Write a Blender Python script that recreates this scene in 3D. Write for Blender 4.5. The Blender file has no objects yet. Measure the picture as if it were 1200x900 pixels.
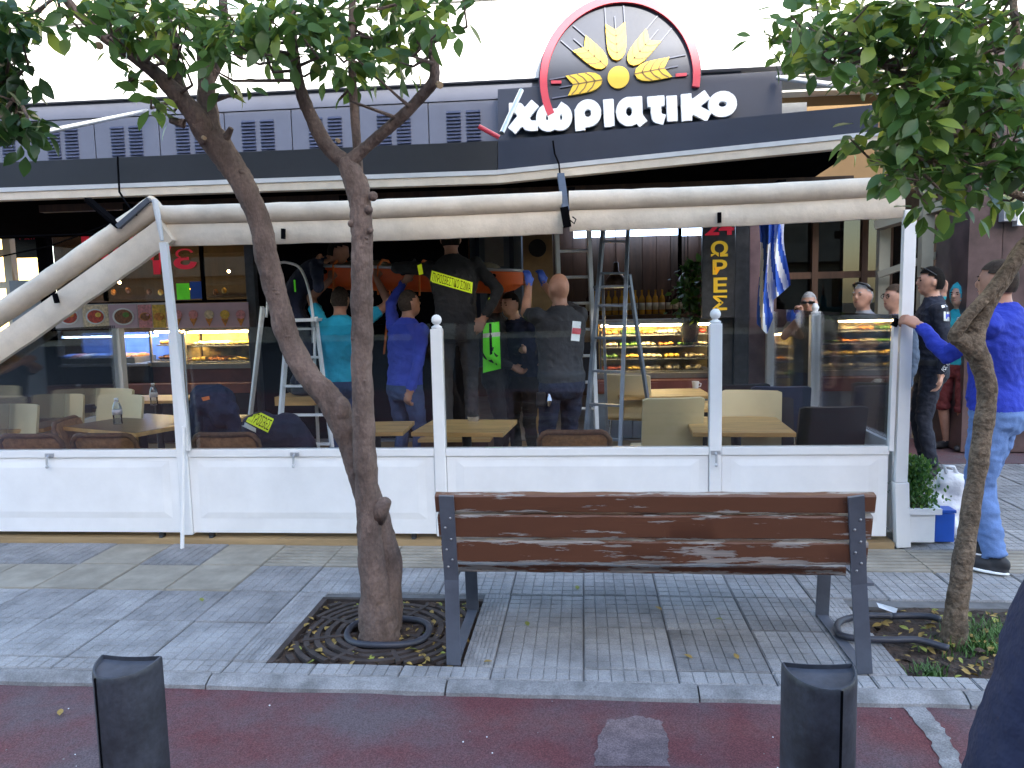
import bpy, bmesh, math, random
from mathutils import Vector, Matrix, Euler, noise
from mathutils.bvhtree import BVHTree
rnd = random.Random(11)
R = math.radians
scene = bpy.context.scene
col = scene.collection

# ---------------------------------------------------------------- camera, sky, sun, exposure
CAM = Vector((0, 0, 1.6))
cam_rot = Matrix.Rotation(R(5.4), 3, 'Z') @ Matrix.Rotation(R(90 - 6.1), 3, 'X') @ Matrix.Rotation(R(-1.3), 3, 'Z')
cd = bpy.data.cameras.new('camera')
cd.sensor_width = 36
cd.lens = 36 * 906 / 1200
cd.clip_start = 0.05
cd.clip_end = 600
cam = bpy.data.objects.new('camera', cd)
cam.matrix_world = Matrix.Translation(CAM) @ cam_rot.to_4x4()
col.objects.link(cam)
scene.camera = cam

SUN_EL, SUN_AZ = 21, 22          # degrees above the horizon; to the right of straight behind the camera
sun_dir = Vector((math.sin(R(SUN_AZ)) * math.cos(R(SUN_EL)), -math.cos(R(SUN_AZ)) * math.cos(R(SUN_EL)), math.sin(R(SUN_EL))))
w = bpy.data.worlds.new('World')
scene.world = w
w.use_nodes = True
nt = w.node_tree
sky = nt.nodes.new('ShaderNodeTexSky')
sky.sky_type = 'NISHITA'
sky.sun_disc = False
sky.sun_elevation = R(SUN_EL)
sky.sun_rotation = math.atan2(sun_dir.x, sun_dir.y)
sky.air_density = 1.0
sky.dust_density = 1.3
sky.ozone_density = 1.0
nt.links.new(sky.outputs[0], nt.nodes['Background'].inputs[0])
nt.nodes['Background'].inputs[1].default_value = 0.15
sl = bpy.data.lights.new('sun', 'SUN')
sl.energy = 2.2
sl.angle = R(0.5)
sl.color = (1.0, 0.95, 0.86)
so = bpy.data.objects.new('sun', sl)
so.rotation_euler = sun_dir.to_track_quat('Z', 'Y').to_euler()
so.location = (0, -20, 30)
col.objects.link(so)
scene.view_settings.view_transform = 'Standard'
scene.view_settings.look = 'None'
scene.view_settings.gamma = 1
scene.view_settings.use_curve_mapping = False
scene.view_settings.exposure = 2.7
cy = scene.cycles
cy.use_denoising = True
cy.max_bounces = 8
cy.diffuse_bounces = 4
cy.glossy_bounces = 4
cy.transmission_bounces = 4
cy.transparent_max_bounces = 24
cy.sample_clamp_indirect = 6
cy.caustics_reflective = False
cy.caustics_refractive = False

# ---------------------------------------------------------------- layout helpers
def ray(px, py):
    return cam_rot @ Vector(((px - 600) / 906, -(py - 450) / 906, -1))
def at(px, py, Y):
    d = ray(px, py)
    return CAM + d * (Y / d.y)
def gp(px, py, z=0.0):
    d = ray(px, py)
    return CAM + d * ((z - 1.6) / d.z)

# ---------------------------------------------------------------- mesh helpers
I4 = Matrix.Identity(4)
def TR(loc, rz=0):
    return Matrix.Translation(Vector(loc)) @ Matrix.Rotation(rz, 4, 'Z')
def frame(z, up=Vector((0, 0, 1))):
    z = z.normalized()
    x = up.cross(z)
    if x.length < 1e-4:
        x = Vector((1, 0, 0)).cross(z)
        if x.length < 1e-4:
            x = Vector((0, 1, 0)).cross(z)
    x.normalize()
    return x, z.cross(x), z
def wm(o):
    m = o.matrix_basis.copy()
    if o.parent:
        m = wm(o.parent) @ o.matrix_parent_inverse @ m
    return m
def link(name, data, parent=None, mats=()):
    o = bpy.data.objects.new(name, data)
    col.objects.link(o)
    if parent:
        o.parent = parent
        o.matrix_parent_inverse = wm(parent).inverted()
    if data is not None and mats and not data.materials:
        for m in mats:
            data.materials.append(M[m])
    return o
class MB:
    def __init__(self, xf=I4):
        self.v = []; self.f = []; self.m = []; self.xf = xf; self.cur = 0
    def add(self, vs, fs):
        b = len(self.v)
        self.v += [self.xf @ Vector(p) for p in vs]
        self.f += [tuple(i + b for i in q) for q in fs]
        self.m += [self.cur] * len(fs)
        return self
    def box(self, c, s, rot=None):
        c = Vector(c)
        vs = []
        for i in range(8):
            p = Vector(((i & 1) - .5, ((i >> 1) & 1) - .5, ((i >> 2) & 1) - .5))
            p = Vector((p.x * s[0], p.y * s[1], p.z * s[2]))
            if rot is not None:
                p = rot @ p
            vs.append(c + p)
        return self.add(vs, [(0, 2, 3, 1), (4, 5, 7, 6), (0, 1, 5, 4), (2, 6, 7, 3), (0, 4, 6, 2), (1, 3, 7, 5)])
    def bb(self, x0, x1, y0, y1, z0, z1):
        return self.box(((x0 + x1) / 2, (y0 + y1) / 2, (z0 + z1) / 2), (abs(x1 - x0), abs(y1 - y0), abs(z1 - z0)))
    def bar(self, p0, p1, a, b, up=Vector((0, 0, 1))):
        p0, p1 = Vector(p0), Vector(p1)
        x, y, z = frame(p1 - p0, Vector(up))
        L = (p1 - p0).length
        rot = Matrix((x, y, z)).transposed()
        return self.box((p0 + p1) / 2, (a, b, L), rot)
    def tube(self, pts, rad, n=10, caps=True, ell=None):
        pts = [Vector(p) for p in pts]
        if not hasattr(rad, '__len__'):
            rad = [rad] * len(pts)
        vs = []; fs = []
        px = None
        for i, p in enumerate(pts):
            d = pts[min(i + 1, len(pts) - 1)] - pts[max(i - 1, 0)]
            z = d.normalized() if d.length > 1e-9 else Vector((0, 0, 1))
            if px is None:
                x, y, z = frame(z)
            else:
                x = (px - z * px.dot(z))
                if x.length < 1e-5:
                    x, y, z = frame(z)
                x.normalize(); y = z.cross(x)
            px = x
            for k in range(n):
                a = 2 * math.pi * k / n
                vs.append(p + x * (rad[i] * math.cos(a)) + y * (rad[i] * math.sin(a)))
        for i in range(len(pts) - 1):
            for k in range(n):
                k2 = (k + 1) % n
                fs.append((i * n + k, i * n + k2, (i + 1) * n + k2, (i + 1) * n + k))
        if caps:
            fs.append(tuple(reversed(range(n))))
            fs.append(tuple((len(pts) - 1) * n + k for k in range(n)))
        return self.add(vs, fs)
    def cyl(self, p0, p1, r, n=12):
        return self.tube([p0, p1], r, n)
    def loft(self, rings, caps=True):
        n = len(rings[0]); vs = []; fs = []
        for r_ in rings:
            vs += r_
        for i in range(len(rings) - 1):
            for k in range(n):
                k2 = (k + 1) % n
                fs.append((i * n + k, i * n + k2, (i + 1) * n + k2, (i + 1) * n + k))
        if caps:
            fs.append(tuple(reversed(range(n))))
            fs.append(tuple((len(rings) - 1) * n + k for k in range(n)))
        return self.add(vs, fs)
    def lathe(self, prof, c=(0, 0, 0), n=16):
        c = Vector(c)
        return self.loft([[c + Vector((r_ * math.cos(2 * math.pi * k / n), r_ * math.sin(2 * math.pi * k / n), z)) for k in range(n)] for r_, z in prof])
    def sph(self, c, r_, nu=12, nv=8, rot=None):
        if not hasattr(r_, '__len__'):
            r_ = (r_,) * 3
        c = Vector(c); vs = []; fs = []
        def pt(x, y, z):
            p = Vector((x * r_[0], y * r_[1], z * r_[2]))
            return c + (rot @ p if rot is not None else p)
        vs.append(pt(0, 0, -1))
        for i in range(1, nv):
            t = -math.pi / 2 + math.pi * i / nv
            for k in range(nu):
                a = 2 * math.pi * k / nu
                vs.append(pt(math.cos(t) * math.cos(a), math.cos(t) * math.sin(a), math.sin(t)))
        vs.append(pt(0, 0, 1))
        for k in range(nu):
            fs.append((0, 1 + (k + 1) % nu, 1 + k))
            fs.append((len(vs) - 1, 1 + (nv - 2) * nu + k, 1 + (nv - 2) * nu + (k + 1) % nu))
        for i in range(nv - 2):
            for k in range(nu):
                k2 = (k + 1) % nu
                fs.append((1 + i * nu + k, 1 + i * nu + k2, 1 + (i + 1) * nu + k2, 1 + (i + 1) * nu + k))
        return self.add(vs, fs)
    def prism(self, poly, mat, depth):
        """poly: 2-D points (counter-clockwise), mat maps (x, y, z) with the extrusion along +z"""
        n = len(poly)
        vs = [mat @ Vector((x, y, 0)) for x, y in poly] + [mat @ Vector((x, y, depth)) for x, y in poly]
        fs = [tuple(reversed(range(n))), tuple(range(n, 2 * n))] + [(k, (k + 1) % n, n + (k + 1) % n, n + k) for k in range(n)]
        return self.add(vs, fs)
    def mesh(self, name, mats, smooth=False, bevel=0):
        me = bpy.data.meshes.new(name)
        me.from_pydata([tuple(p) for p in self.v], [], self.f)
        if isinstance(mats, str):
            mats = (mats,)
        for m in mats:
            me.materials.append(M[m])
        for p, mi in zip(me.polygons, self.m):
            p.material_index = mi
        if bevel:
            bm = bmesh.new(); bm.from_mesh(me)
            bmesh.ops.recalc_face_normals(bm, faces=bm.faces)
            bmesh.ops.bevel(bm, geom=[e for e in bm.edges if e.calc_face_angle(0) > .6], offset=bevel, segments=2, affect='EDGES', profile=.6)
            bm.to_mesh(me); bm.free()
        if smooth:
            me.shade_smooth()
            if smooth != True:
                me.set_sharp_from_angle(angle=smooth)
        return me
    def build(self, name, mats, parent=None, smooth=False, bevel=0):
        return link(name, self.mesh(name, mats, smooth, bevel), parent)
SM = R(40)
def tag(o, label=None, cat=None, group=None, kind=None):
    if label: o['label'] = label
    if cat: o['category'] = cat
    if group: o['group'] = group
    if kind: o['kind'] = kind
    return o
def thing(name, label, cat, loc=(0, 0, 0), rz=0, group=None):
    o = bpy.data.objects.new(name, None)
    o.empty_display_size = .1
    col.objects.link(o)
    o.location = loc
    o.rotation_euler = (0, 0, rz)
    return tag(o, label, cat, group)
def copy_tree(o, parent=None):
    c = o.copy(); col.objects.link(c)
    if parent: c.parent = parent; c.matrix_parent_inverse = o.matrix_parent_inverse.copy()
    for ch in list(o.children):
        copy_tree(ch, c)
    return c
def inst(name, me, parent, mat):
    o = bpy.data.objects.new(name, me); col.objects.link(o)
    if parent:
        o.parent = parent; o.matrix_parent_inverse = wm(parent).inverted()
    o.matrix_basis = mat
    return o

# ---------------------------------------------------------------- materials
M = {}
def nodes_of(name):
    m = bpy.data.materials.new(name); m.use_nodes = True
    M[name] = m
    return m, m.node_tree, m.node_tree.nodes['Principled BSDF']
def mat(name, c, rough=.6, var=.15, scale=6, bump=.08, bscale=60, metal=0, c2=None, lo=.35, hi=.65, stretch=(1, 1, 1), emis=0, detail=5, spec=.5, bd=.01, trans=0, sheen=0, grain=0, gs=150):
    m, t, b = nodes_of(name)
    L = t.links.new
    c = tuple(c)
    tc = t.nodes.new('ShaderNodeTexCoord'); oi = t.nodes.new('ShaderNodeObjectInfo')
    mp = t.nodes.new('ShaderNodeMapping'); mp.inputs['Scale'].default_value = stretch
    sc_ = t.nodes.new('ShaderNodeVectorMath'); sc_.operation = 'SCALE'
    sc_.inputs[0].default_value = (17.3, 9.1, 23.7); L(oi.outputs['Random'], sc_.inputs['Scale'])
    ad = t.nodes.new('ShaderNodeVectorMath'); ad.operation = 'ADD'
    L(tc.outputs['Object'], ad.inputs[0]); L(sc_.outputs[0], ad.inputs[1]); L(ad.outputs[0], mp.inputs[0])
    n1 = t.nodes.new('ShaderNodeTexNoise'); n1.inputs['Scale'].default_value = scale; n1.inputs['Detail'].default_value = detail
    n1.inputs['Roughness'].default_value = .62
    L(mp.outputs[0], n1.inputs['Vector'])
    rp = t.nodes.new('ShaderNodeValToRGB')
    rp.color_ramp.elements[0].position = lo; rp.color_ramp.elements[1].position = hi
    a = tuple(x * (1 - var) for x in c[:3]) if c2 is None else c
    z = tuple(min(1, x * (1 + var)) for x in c[:3]) if c2 is None else tuple(c2)
    rp.color_ramp.elements[0].color = (*a, 1); rp.color_ramp.elements[1].color = (*z, 1)
    L(n1.outputs['Fac'], rp.inputs[0])
    out = rp.outputs[0]
    if grain:
        n3 = t.nodes.new('ShaderNodeTexNoise'); n3.inputs['Scale'].default_value = gs; n3.inputs['Detail'].default_value = 2
        L(ad.outputs[0], n3.inputs['Vector'])
        mr = t.nodes.new('ShaderNodeMapRange'); mr.inputs[1].default_value = .3; mr.inputs[2].default_value = .7
        mr.inputs[3].default_value = 1 - grain; mr.inputs[4].default_value = 1 + grain
        L(n3.outputs['Fac'], mr.inputs[0])
        vm = t.nodes.new('ShaderNodeVectorMath'); vm.operation = 'SCALE'
        L(out, vm.inputs[0]); L(mr.outputs[0], vm.inputs['Scale']); out = vm.outputs[0]
    L(out, b.inputs['Base Color'])
    b.inputs['Roughness'].default_value = rough
    b.inputs['Metallic'].default_value = metal
    b.inputs['Specular IOR Level'].default_value = spec
    if sheen:
        b.inputs['Sheen Weight'].default_value = sheen
    if bump:
        n2 = t.nodes.new('ShaderNodeTexNoise'); n2.inputs['Scale'].default_value = bscale; n2.inputs['Detail'].default_value = 4
        L(mp.outputs[0], n2.inputs['Vector'])
        bp = t.nodes.new('ShaderNodeBump'); bp.inputs['Strength'].default_value = bump; bp.inputs['Distance'].default_value = bd
        L(n2.outputs['Fac'], bp.inputs['Height']); L(bp.outputs[0], b.inputs['Normal'])
    if emis:
        L(rp.outputs[0], b.inputs['Emission Color']); b.inputs['Emission Strength'].default_value = emis
    if trans:
        b.inputs['Transmission Weight'].default_value = trans
    return m
def emat(name, c, s):
    m, t, b = nodes_of(name)
    b.inputs['Base Color'].default_value = (*c, 1)
    b.inputs['Emission Color'].default_value = (*c, 1)
    b.inputs['Emission Strength'].default_value = s
def glass(name, tint=(.9, .94, .97), refl=1.0, base=.0, rough=0.0):
    m, t, b = nodes_of(name)
    t.nodes.remove(b)
    L = t.links.new
    tr = t.nodes.new('ShaderNodeBsdfTransparent'); tr.inputs[0].default_value = (*tint, 1)
    gl = t.nodes.new('ShaderNodeBsdfGlossy'); gl.inputs['Roughness'].default_value = rough
    gl.inputs[0].default_value = (1, 1, 1, 1)
    lw = t.nodes.new('ShaderNodeFresnel'); lw.inputs[0].default_value = 1.5
    ma = t.nodes.new('ShaderNodeMath'); ma.operation = 'MULTIPLY_ADD'; ma.use_clamp = True
    ma.inputs[1].default_value = refl; ma.inputs[2].default_value = base
    L(lw.outputs[0], ma.inputs[0])
    mx = t.nodes.new('ShaderNodeMixShader')
    L(ma.outputs[0], mx.inputs[0]); L(tr.outputs[0], mx.inputs[1]); L(gl.outputs[0], mx.inputs[2])
    L(mx.outputs[0], t.nodes['Material Output'].inputs[0])
def leafmat(name, c1, c2, c3):
    m, t, b = nodes_of(name)
    L = t.links.new
    oi = t.nodes.new('ShaderNodeObjectInfo'); ge = t.nodes.new('ShaderNodeNewGeometry')
    ad = t.nodes.new('ShaderNodeMath'); ad.operation = 'ADD'
    L(oi.outputs['Random'], ad.inputs[0]); L(ge.outputs['Random Per Island'], ad.inputs[1])
    fr = t.nodes.new('ShaderNodeMath'); fr.operation = 'FRACT'; L(ad.outputs[0], fr.inputs[0])
    rp = t.nodes.new('ShaderNodeValToRGB'); e = rp.color_ramp.elements
    e[0].color = (*c1, 1); e[0].position = 0
    e[1].color = (*c2, 1); e[1].position = .8
    x = e.new(.93); x.color = (*c3, 1)
    L(fr.outputs[0], rp.inputs[0])
    tc = t.nodes.new('ShaderNodeTexCoord')
    nz = t.nodes.new('ShaderNodeTexNoise'); nz.inputs['Scale'].default_value = 40
    L(tc.outputs['Object'], nz.inputs['Vector'])
    bp = t.nodes.new('ShaderNodeBump'); bp.inputs['Strength'].default_value = .25; bp.inputs['Distance'].default_value = .004
    L(nz.outputs['Fac'], bp.inputs['Height']); L(bp.outputs[0], b.inputs['Normal'])
    L(rp.outputs[0], b.inputs['Base Color'])
    b.inputs['Roughness'].default_value = .38
    tl = t.nodes.new('ShaderNodeBsdfTranslucent')
    hs = t.nodes.new('ShaderNodeHueSaturation'); hs.inputs['Value'].default_value = 1.6; hs.inputs['Hue'].default_value = .48
    L(rp.outputs[0], hs.inputs['Color']); L(hs.outputs[0], tl.inputs[0])
    mx = t.nodes.new('ShaderNodeMixShader'); mx.inputs[0].default_value = .4
    L(b.outputs[0], mx.inputs[1]); L(tl.outputs[0], mx.inputs[2])
    L(mx.outputs[0], t.nodes['Material Output'].inputs[0])

def peelmat(name, seed, amount):
    """brown paint peeling off grey weathered wood, streaked along the board"""
    m, t, b = nodes_of(name)
    L = t.links.new
    tc = t.nodes.new('ShaderNodeTexCoord')
    def noise_(scale, stretch, det=6):
        mp = t.nodes.new('ShaderNodeMapping'); mp.inputs['Scale'].default_value = stretch
        mp.inputs['Location'].default_value = (seed * 3.1, seed * 1.7, seed)
        L(tc.outputs['Object'], mp.inputs[0])
        n = t.nodes.new('ShaderNodeTexNoise'); n.inputs['Scale'].default_value = scale; n.inputs['Detail'].default_value = det
        n.inputs['Roughness'].default_value = .65
        L(mp.outputs[0], n.inputs['Vector'])
        return n
    n1 = noise_(5.5, (.7, 5, 6), 9)
    n2 = noise_(40, (.15, 3, 3))
    n3 = noise_(3, (.5, 2, 2))
    geo = t.nodes.new('ShaderNodeNewGeometry')
    # edges of the board are worn most
    sep = t.nodes.new('ShaderNodeSeparateXYZ'); L(tc.outputs['Generated'], sep.inputs[0])
    s1 = t.nodes.new('ShaderNodeMath'); s1.operation = 'SUBTRACT'; s1.inputs[1].default_value = .5; L(sep.outputs[2], s1.inputs[0])
    s2 = t.nodes.new('ShaderNodeMath'); s2.operation = 'ABSOLUTE'; L(s1.outputs[0], s2.inputs[0])
    s3 = t.nodes.new('ShaderNodeMath'); s3.operation = 'POWER'; s3.inputs[1].default_value = 3; L(s2.outputs[0], s3.inputs[0])
    s4 = t.nodes.new('ShaderNodeMath'); s4.operation = 'MULTIPLY_ADD'; s4.inputs[1].default_value = 1.1; L(s3.outputs[0], s4.inputs[0]); L(n1.outputs['Fac'], s4.inputs[2])
    rp = t.nodes.new('ShaderNodeValToRGB'); rp.color_ramp.elements[0].position = amount; rp.color_ramp.elements[1].position = amount + .012
    L(s4.outputs[0], rp.inputs[0])
    paint = t.nodes.new('ShaderNodeValToRGB'); paint.color_ramp.elements[0].color = (.084, .032, .016, 1); paint.color_ramp.elements[1].color = (.138, .054, .027, 1)
    L(n3.outputs['Fac'], paint.inputs[0])
    bare = t.nodes.new('ShaderNodeValToRGB'); bare.color_ramp.elements[0].color = (.16, .145, .14, 1); bare.color_ramp.elements[1].color = (.36, .32, .29, 1)
    bare.color_ramp.elements[0].position = .3; bare.color_ramp.elements[1].position = .7
    L(n2.outputs['Fac'], bare.inputs[0])
    mx = t.nodes.new('ShaderNodeMix'); mx.data_type = 'RGBA'
    L(rp.outputs[0], mx.inputs[0]); L(paint.outputs[0], mx.inputs[6]); L(bare.outputs[0], mx.inputs[7])
    L(mx.outputs[2], b.inputs['Base Color'])
    b.inputs['Roughness'].default_value = .55
    inv = t.nodes.new('ShaderNodeMath'); inv.operation = 'MULTIPLY_ADD'; inv.inputs[1].default_value = -1.0; inv.inputs[2].default_value = 1
    L(rp.outputs[0], inv.inputs[0])
    h = t.nodes.new('ShaderNodeMath'); h.operation = 'MULTIPLY_ADD'; h.inputs[1].default_value = .4; L(n2.outputs['Fac'], h.inputs[0]); L(inv.outputs[0], h.inputs[2])
    bp = t.nodes.new('ShaderNodeBump'); bp.inputs['Strength'].default_value = .5; bp.inputs['Distance'].default_value = .003
    L(h.outputs[0], bp.inputs['Height']); L(bp.outputs[0], b.inputs['Normal'])

mat('road_red', (.132, .044, .047), .9, c2=(.112, .084, .092), scale=2.0, lo=.36, hi=.62, bump=.6, bscale=200, bd=.004, detail=12, grain=.38, gs=190, spec=.3)
mat('road_patch', (.15, .113, .12), .9, .25, 14, .5, 190, bd=.004, grain=.35, gs=190, spec=.3)
mat('asphalt', (.05, .05, .053), .9, .2, 3, .4, 150)
mat('tile', (.272, .270, .272), .8, .26, 4, .3, 120, bd=.004, detail=10, grain=.2, gs=160)
mat('tile_dirty', (.225, .223, .226), .8, .3, 4, .3, 120, bd=.004, detail=10, grain=.2, gs=160)
mat('tile_beige', (.275, .25, .205), .8, .2, 5, .25, 90, bd=.004)
mat('joint', (.14, .138, .137), .9, .25, 8, .2, 80)
mat('kerb', (.225, .222, .222), .85, .35, 6, .4, 70, bd=.008, detail=10, grain=.2)
mat('concrete', (.20, .195, .195), .9, .35, 9, .5, 70, bd=.008, grain=.3, detail=9)
mat('soil', (.055, .036, .026), .95, .5, 14, .8, 45, bd=.03)
mat('iron', (.035, .033, .034), .55, .3, 10, .2, 80, metal=.3)
mat('rust', (.045, .033, .029), .8, .4, 10, .3, 80)
mat('bollard', (.029, .032, .041), .5, .55, 6, .15, 40, detail=10, grain=.2, gs=60)
mat('bollard_top', (.05, .055, .07), .7, .35, 7, .1, 40, spec=.25)
mat('bench_steel', (.085, .097, .125), .5, .15, 7, .08, 90)
mat('bolt', (.3, .3, .31), .35, .1, 20, 0, metal=.8)
mat('bark', (.140, .100, .084), .9, .32, 9, .8, 34, bd=.025, stretch=(1, 1, .5), detail=9, grain=.16, gs=70, spec=.25)
mat('bark_pale', (.145, .108, .076), .9, .38, 11, .9, 34, bd=.025, detail=10, grain=.3, gs=70, spec=.25)
mat('cut_wood', (.42, .29, .17), .8, .2, 12, .1)
mat('white_paint', (.86, .865, .87), .45, .06, 2.2, .05, 25, detail=10)
mat('white_frame', (.84, .845, .85), .4, .04, 3, .02, 40)
mat('steel_pale', (.55, .57, .6), .35, .08, 6, .03, 40, metal=.6)
mat('awning', (.72, .62, .50), .8, .13, 3.5, .35, 9, bd=.03, detail=9, grain=.05, gs=300)
mat('awning_rail', (.62, .62, .62), .45, .06, 4, .03)
mat('fascia_dark', (.022, .023, .028), .5, .12, 2, .03, 30)
mat('fascia_navy', (.024, .033, .060), .45, .1, 2, .03, 30)
mat('black_matte', (.005, .005, .006), .9, .2, 6, .05, spec=0)
mat('black_gloss', (.012, .012, .014), .25, .1, 6, 0)
mat('louvre_panel', (.125, .138, .19), .55, .08, 2, .03, 30)
mat('louvre_slat', (.07, .085, .15), .5, .1, 3, 0)
mat('parapet', (.80, .80, .78), .7, .03, 2, .08, 30)
mat('wall_cream', (.66, .60, .46), .8, .08, 2, .08, 30)
mat('opp_wall', (.28, .25, .2), .9, .2, 1, .1, 20)
mat('wall_ochre', (.42, .27, .13), .8, .1, 2, .08, 30)
mat('balcony_blue', (.5, .62, .68), .5, .06, 3, 0)
mat('marble_brown', (.095, .062, .060), .3, .35, 3.5, .02, 20, detail=8)
mat('marble_pink', (.18, .12, .13), .3, .3, 3.5, .02, 20, detail=8)
mat('granite', (.06, .063, .07), .3, .25, 12, .02, 40)
mat('red_glow', (.70, .03, .06), .4, .05, 3, 0, emis=.035)  # faint glow added to brighten red letters that sit in shade
mat('yellow_glow', (.88, .58, .04), .4, .05, 3, 0, emis=.03)  # faint glow added to brighten the yellow hours letters
mat('post_cream', (.38, .34, .25), .7, .1, 3, .05)
mat('sign_white', (.85, .86, .86), .4, .02, 3, 0)
mat('sign_red', (.62, .055, .085), .4, .05, 3, 0)
mat('sign_yellow', (.85, .55, .05), .4, .06, 3, 0)
mat('sign_line', (.25, .16, .05), .5, .1, 3, 0)
mat('wood_dark', (.06, .032, .018), .55, .35, 5, .15, 30, stretch=(3, 3, .25))
mat('wood_frame', (.085, .040, .022), .5, .25, 5, .1, 30, stretch=(3, 3, .3))
mat('wood_light', (.62, .37, .13), .5, .2, 6, .06, 40, stretch=(.4, 3, 3))
mat('table_dark', (.16, .09, .05), .35, .2, 6, .05, 40, stretch=(.4, 3, 3))
mat('deck', (.36, .25, .13), .7, .2, 6, .1, 40, stretch=(.4, 3, 3))
mat('floor_tile', (.26, .25, .25), .6, .15, 4, .05, 40)
mat('cream_plastic', (.76, .62, .36), .5, .05, 4, .02, 30)
mat('brown_wicker', (.16, .085, .048), .65, .25, 30, .35, 130, bd=.006)
mat('tan_wicker', (.34, .18, .085), .65, .25, 30, .35, 130, bd=.006)
mat('black_plastic', (.016, .016, .020), .5, .1, 6, .04)
mat('navy_plastic', (.03, .045, .085), .5, .1, 6, .04)
mat('chrome', (.6, .6, .62), .25, .05, 6, 0, metal=1)
mat('alu', (.82, .85, .88), .4, .08, 8, .03, 50)
mat('ladder_grey', (.24, .28, .34), .45, .15, 8, .03, 50, metal=.4)
mat('stretcher', (.85, .15, .03), .5, .1, 4, .04)
mat('strap', (.70, .17, .03), .7, .15, 20, .1)
mat('hivis_yellow', (.66, .82, .02), .6, .1, 8, .2, 25, emis=.04)  # faint glow added so the yellow panels stay bright in shade
mat('hivis_green', (.13, .75, .03), .6, .1, 8, .25, 20, emis=.03)  # faint glow added to keep the green bright under the canopy
mat('reflective', (.62, .65, .62), .5, .1, 8, .05)
mat('skin', (.50, .27, .185), .5, .1, 14, .06, 90)
mat('skin_tan', (.40, .20, .13), .5, .1, 14, .06, 90)
mat('lips', (.32, .11, .09), .5, .1, 10, 0)
mat('eye', (.02, .015, .012), .25, .1, 10, 0)
mat('hair_dark', (.010, .008, .007), .9, .4, 50, .5, 160, bd=.008, spec=.12)
mat('hair_brown', (.055, .035, .022), .65, .4, 50, .5, 160, bd=.008, spec=.12)
mat('hair_grey', (.34, .33, .32), .7, .3, 50, .5, 160, bd=.008, spec=.12)
mat('hair_short', (.04, .03, .024), .75, .35, 60, .3, 180, bd=.008, spec=.12)
CL = dict(bump=.7, bscale=11, bd=.035, rough=.85, var=.12, scale=5)
def cloth(name, c, **k):
    a = dict(CL); a.update(k); mat(name, c, **a)
cloth('cloth_turquoise', (.02, .40, .60)); cloth('cloth_blue', (.035, .06, .42)); cloth('cloth_royal', (.018, .040, .40)); cloth('cloth_black', (.014, .013, .015))
cloth('cloth_navy', (.013, .018, .045)); cloth('cloth_police', (.012, .015, .028)); cloth('cloth_charcoal', (.035, .033, .036)); cloth('jeans', (.12, .21, .44), var=.06, grain=.12, gs=260, bump=.45)
cloth('jeans_dark', (.03, .055, .14), var=.25); cloth('cloth_teal', (.02, .33, .40)); cloth('cloth_maroon', (.14, .02, .02)); cloth('cloth_grey', (.34, .36, .40))
cloth('cloth_slate', (.07, .10, .15)); cloth('cloth_olive', (.08, .11, .05)); cloth('cloth_khaki', (.2, .17, .12)); cloth('cloth_dkblue', (.008, .012, .04))
mat('shoe_black', (.02, .02, .024), .6, .2, 10, .1)
mat('glove_blue', (.05, .11, .50), .5, .1, 10, .1, 40)
mat('bag_white', (.72, .74, .78), .35, .05, 4, .6, 12, bd=.03)
mat('blue_plastic', (.02, .10, .48), .45, .1, 4, .05)
mat('hose', (.03, .032, .045), .5, .2, 8, .1)
mat('paper', (.75, .76, .78), .8, .04, 6, .05)
mat('flag_blue', (.03, .11, .52), .8, .1, 5, .2, 20)
mat('flag_white', (.84, .86, .88), .8, .05, 5, .2, 20)
mat('grass', (.07, .15, .03), .6, .3, 12, 0)
mat('dead_leaf', (.30, .20, .05), .7, .4, 20, .2)
mat('green_leaf_fallen', (.22, .24, .04), .6, .4, 20, .2)
mat('menu_pink', (.62, .45, .53), .4, .05, 5, 0)
mat('menu_white', (.66, .60, .60), .4, .05, 5, 0)
mat('food_red', (.5, .06, .03), .5, .5, 30, .1); mat('food_brown', (.26, .10, .04), .5, .5, 40, .1); mat('food_yellow', (.75, .5, .08), .5, .3, 30, .1)
mat('food_orange', (.65, .26, .05), .5, .4, 30, .1); mat('food_cream', (.75, .62, .42), .5, .3, 30, .1); mat('food_green', (.12, .25, .04), .6, .4, 30, .2)
mat('food_pink', (.7, .3, .32), .5, .3, 30, .1)
mat('case_steel', (.30, .29, .28), .35, .1, 6, .02, metal=.5)
mat('case_red', (.20, .06, .045), .5, .2, 4, .05)
mat('case_back', (.72, .5, .17), .6, .3, 9, .05)
mat('counter_blue', (.16, .21, .27), .5, .1, 4, .02)
mat('ice_blue', (.16, .27, .62), .4, .15, 6, .05)
mat('amber', (.55, .28, .03), .2, .2, 10, 0, spec=.6)
mat('wine', (.04, .012, .012), .2, .2, 10, 0, spec=.6)
mat('label_paper', (.6, .56, .46), .7, .1, 10, 0)
mat('lamp_shade', (.10, .065, .045), .35, .2, 6, 0, metal=.4)
mat('speaker_black', (.012, .012, .013), .8, .2, 30, .1)
mat('ply', (.34, .22, .10), .6, .15, 6, .05)
mat('plastic_grey', (.30, .32, .34), .5, .1, 6, .03)
emat('bulb', (1.0, .68, .32), 30)
emat('case_light', (1.0, .72, .34), 26)
emat('cool_light', (.5, .68, 1.0), 1.2)
emat('freezer_light', (.45, .62, 1.0), 7)
emat('sunlit_glow', (1.0, .66, .22), 1.1)  # emission stands in for sunlight on a yellow building
glass('pane', (.955, .968, .975), .9, .0)
glass('case_glass', (.93, .95, .95), .7, .0)
glass('shop_glass', (.72, .70, .66), .9, .0)
glass('bottle_clear', (.80, .87, .92), 1.3, .06)
glass('window_dark', (.22, .21, .19), .75, .0)
leafmat('leaf', (.036, .088, .020), (.080, .165, .034), (.21, .28, .04))
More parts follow.
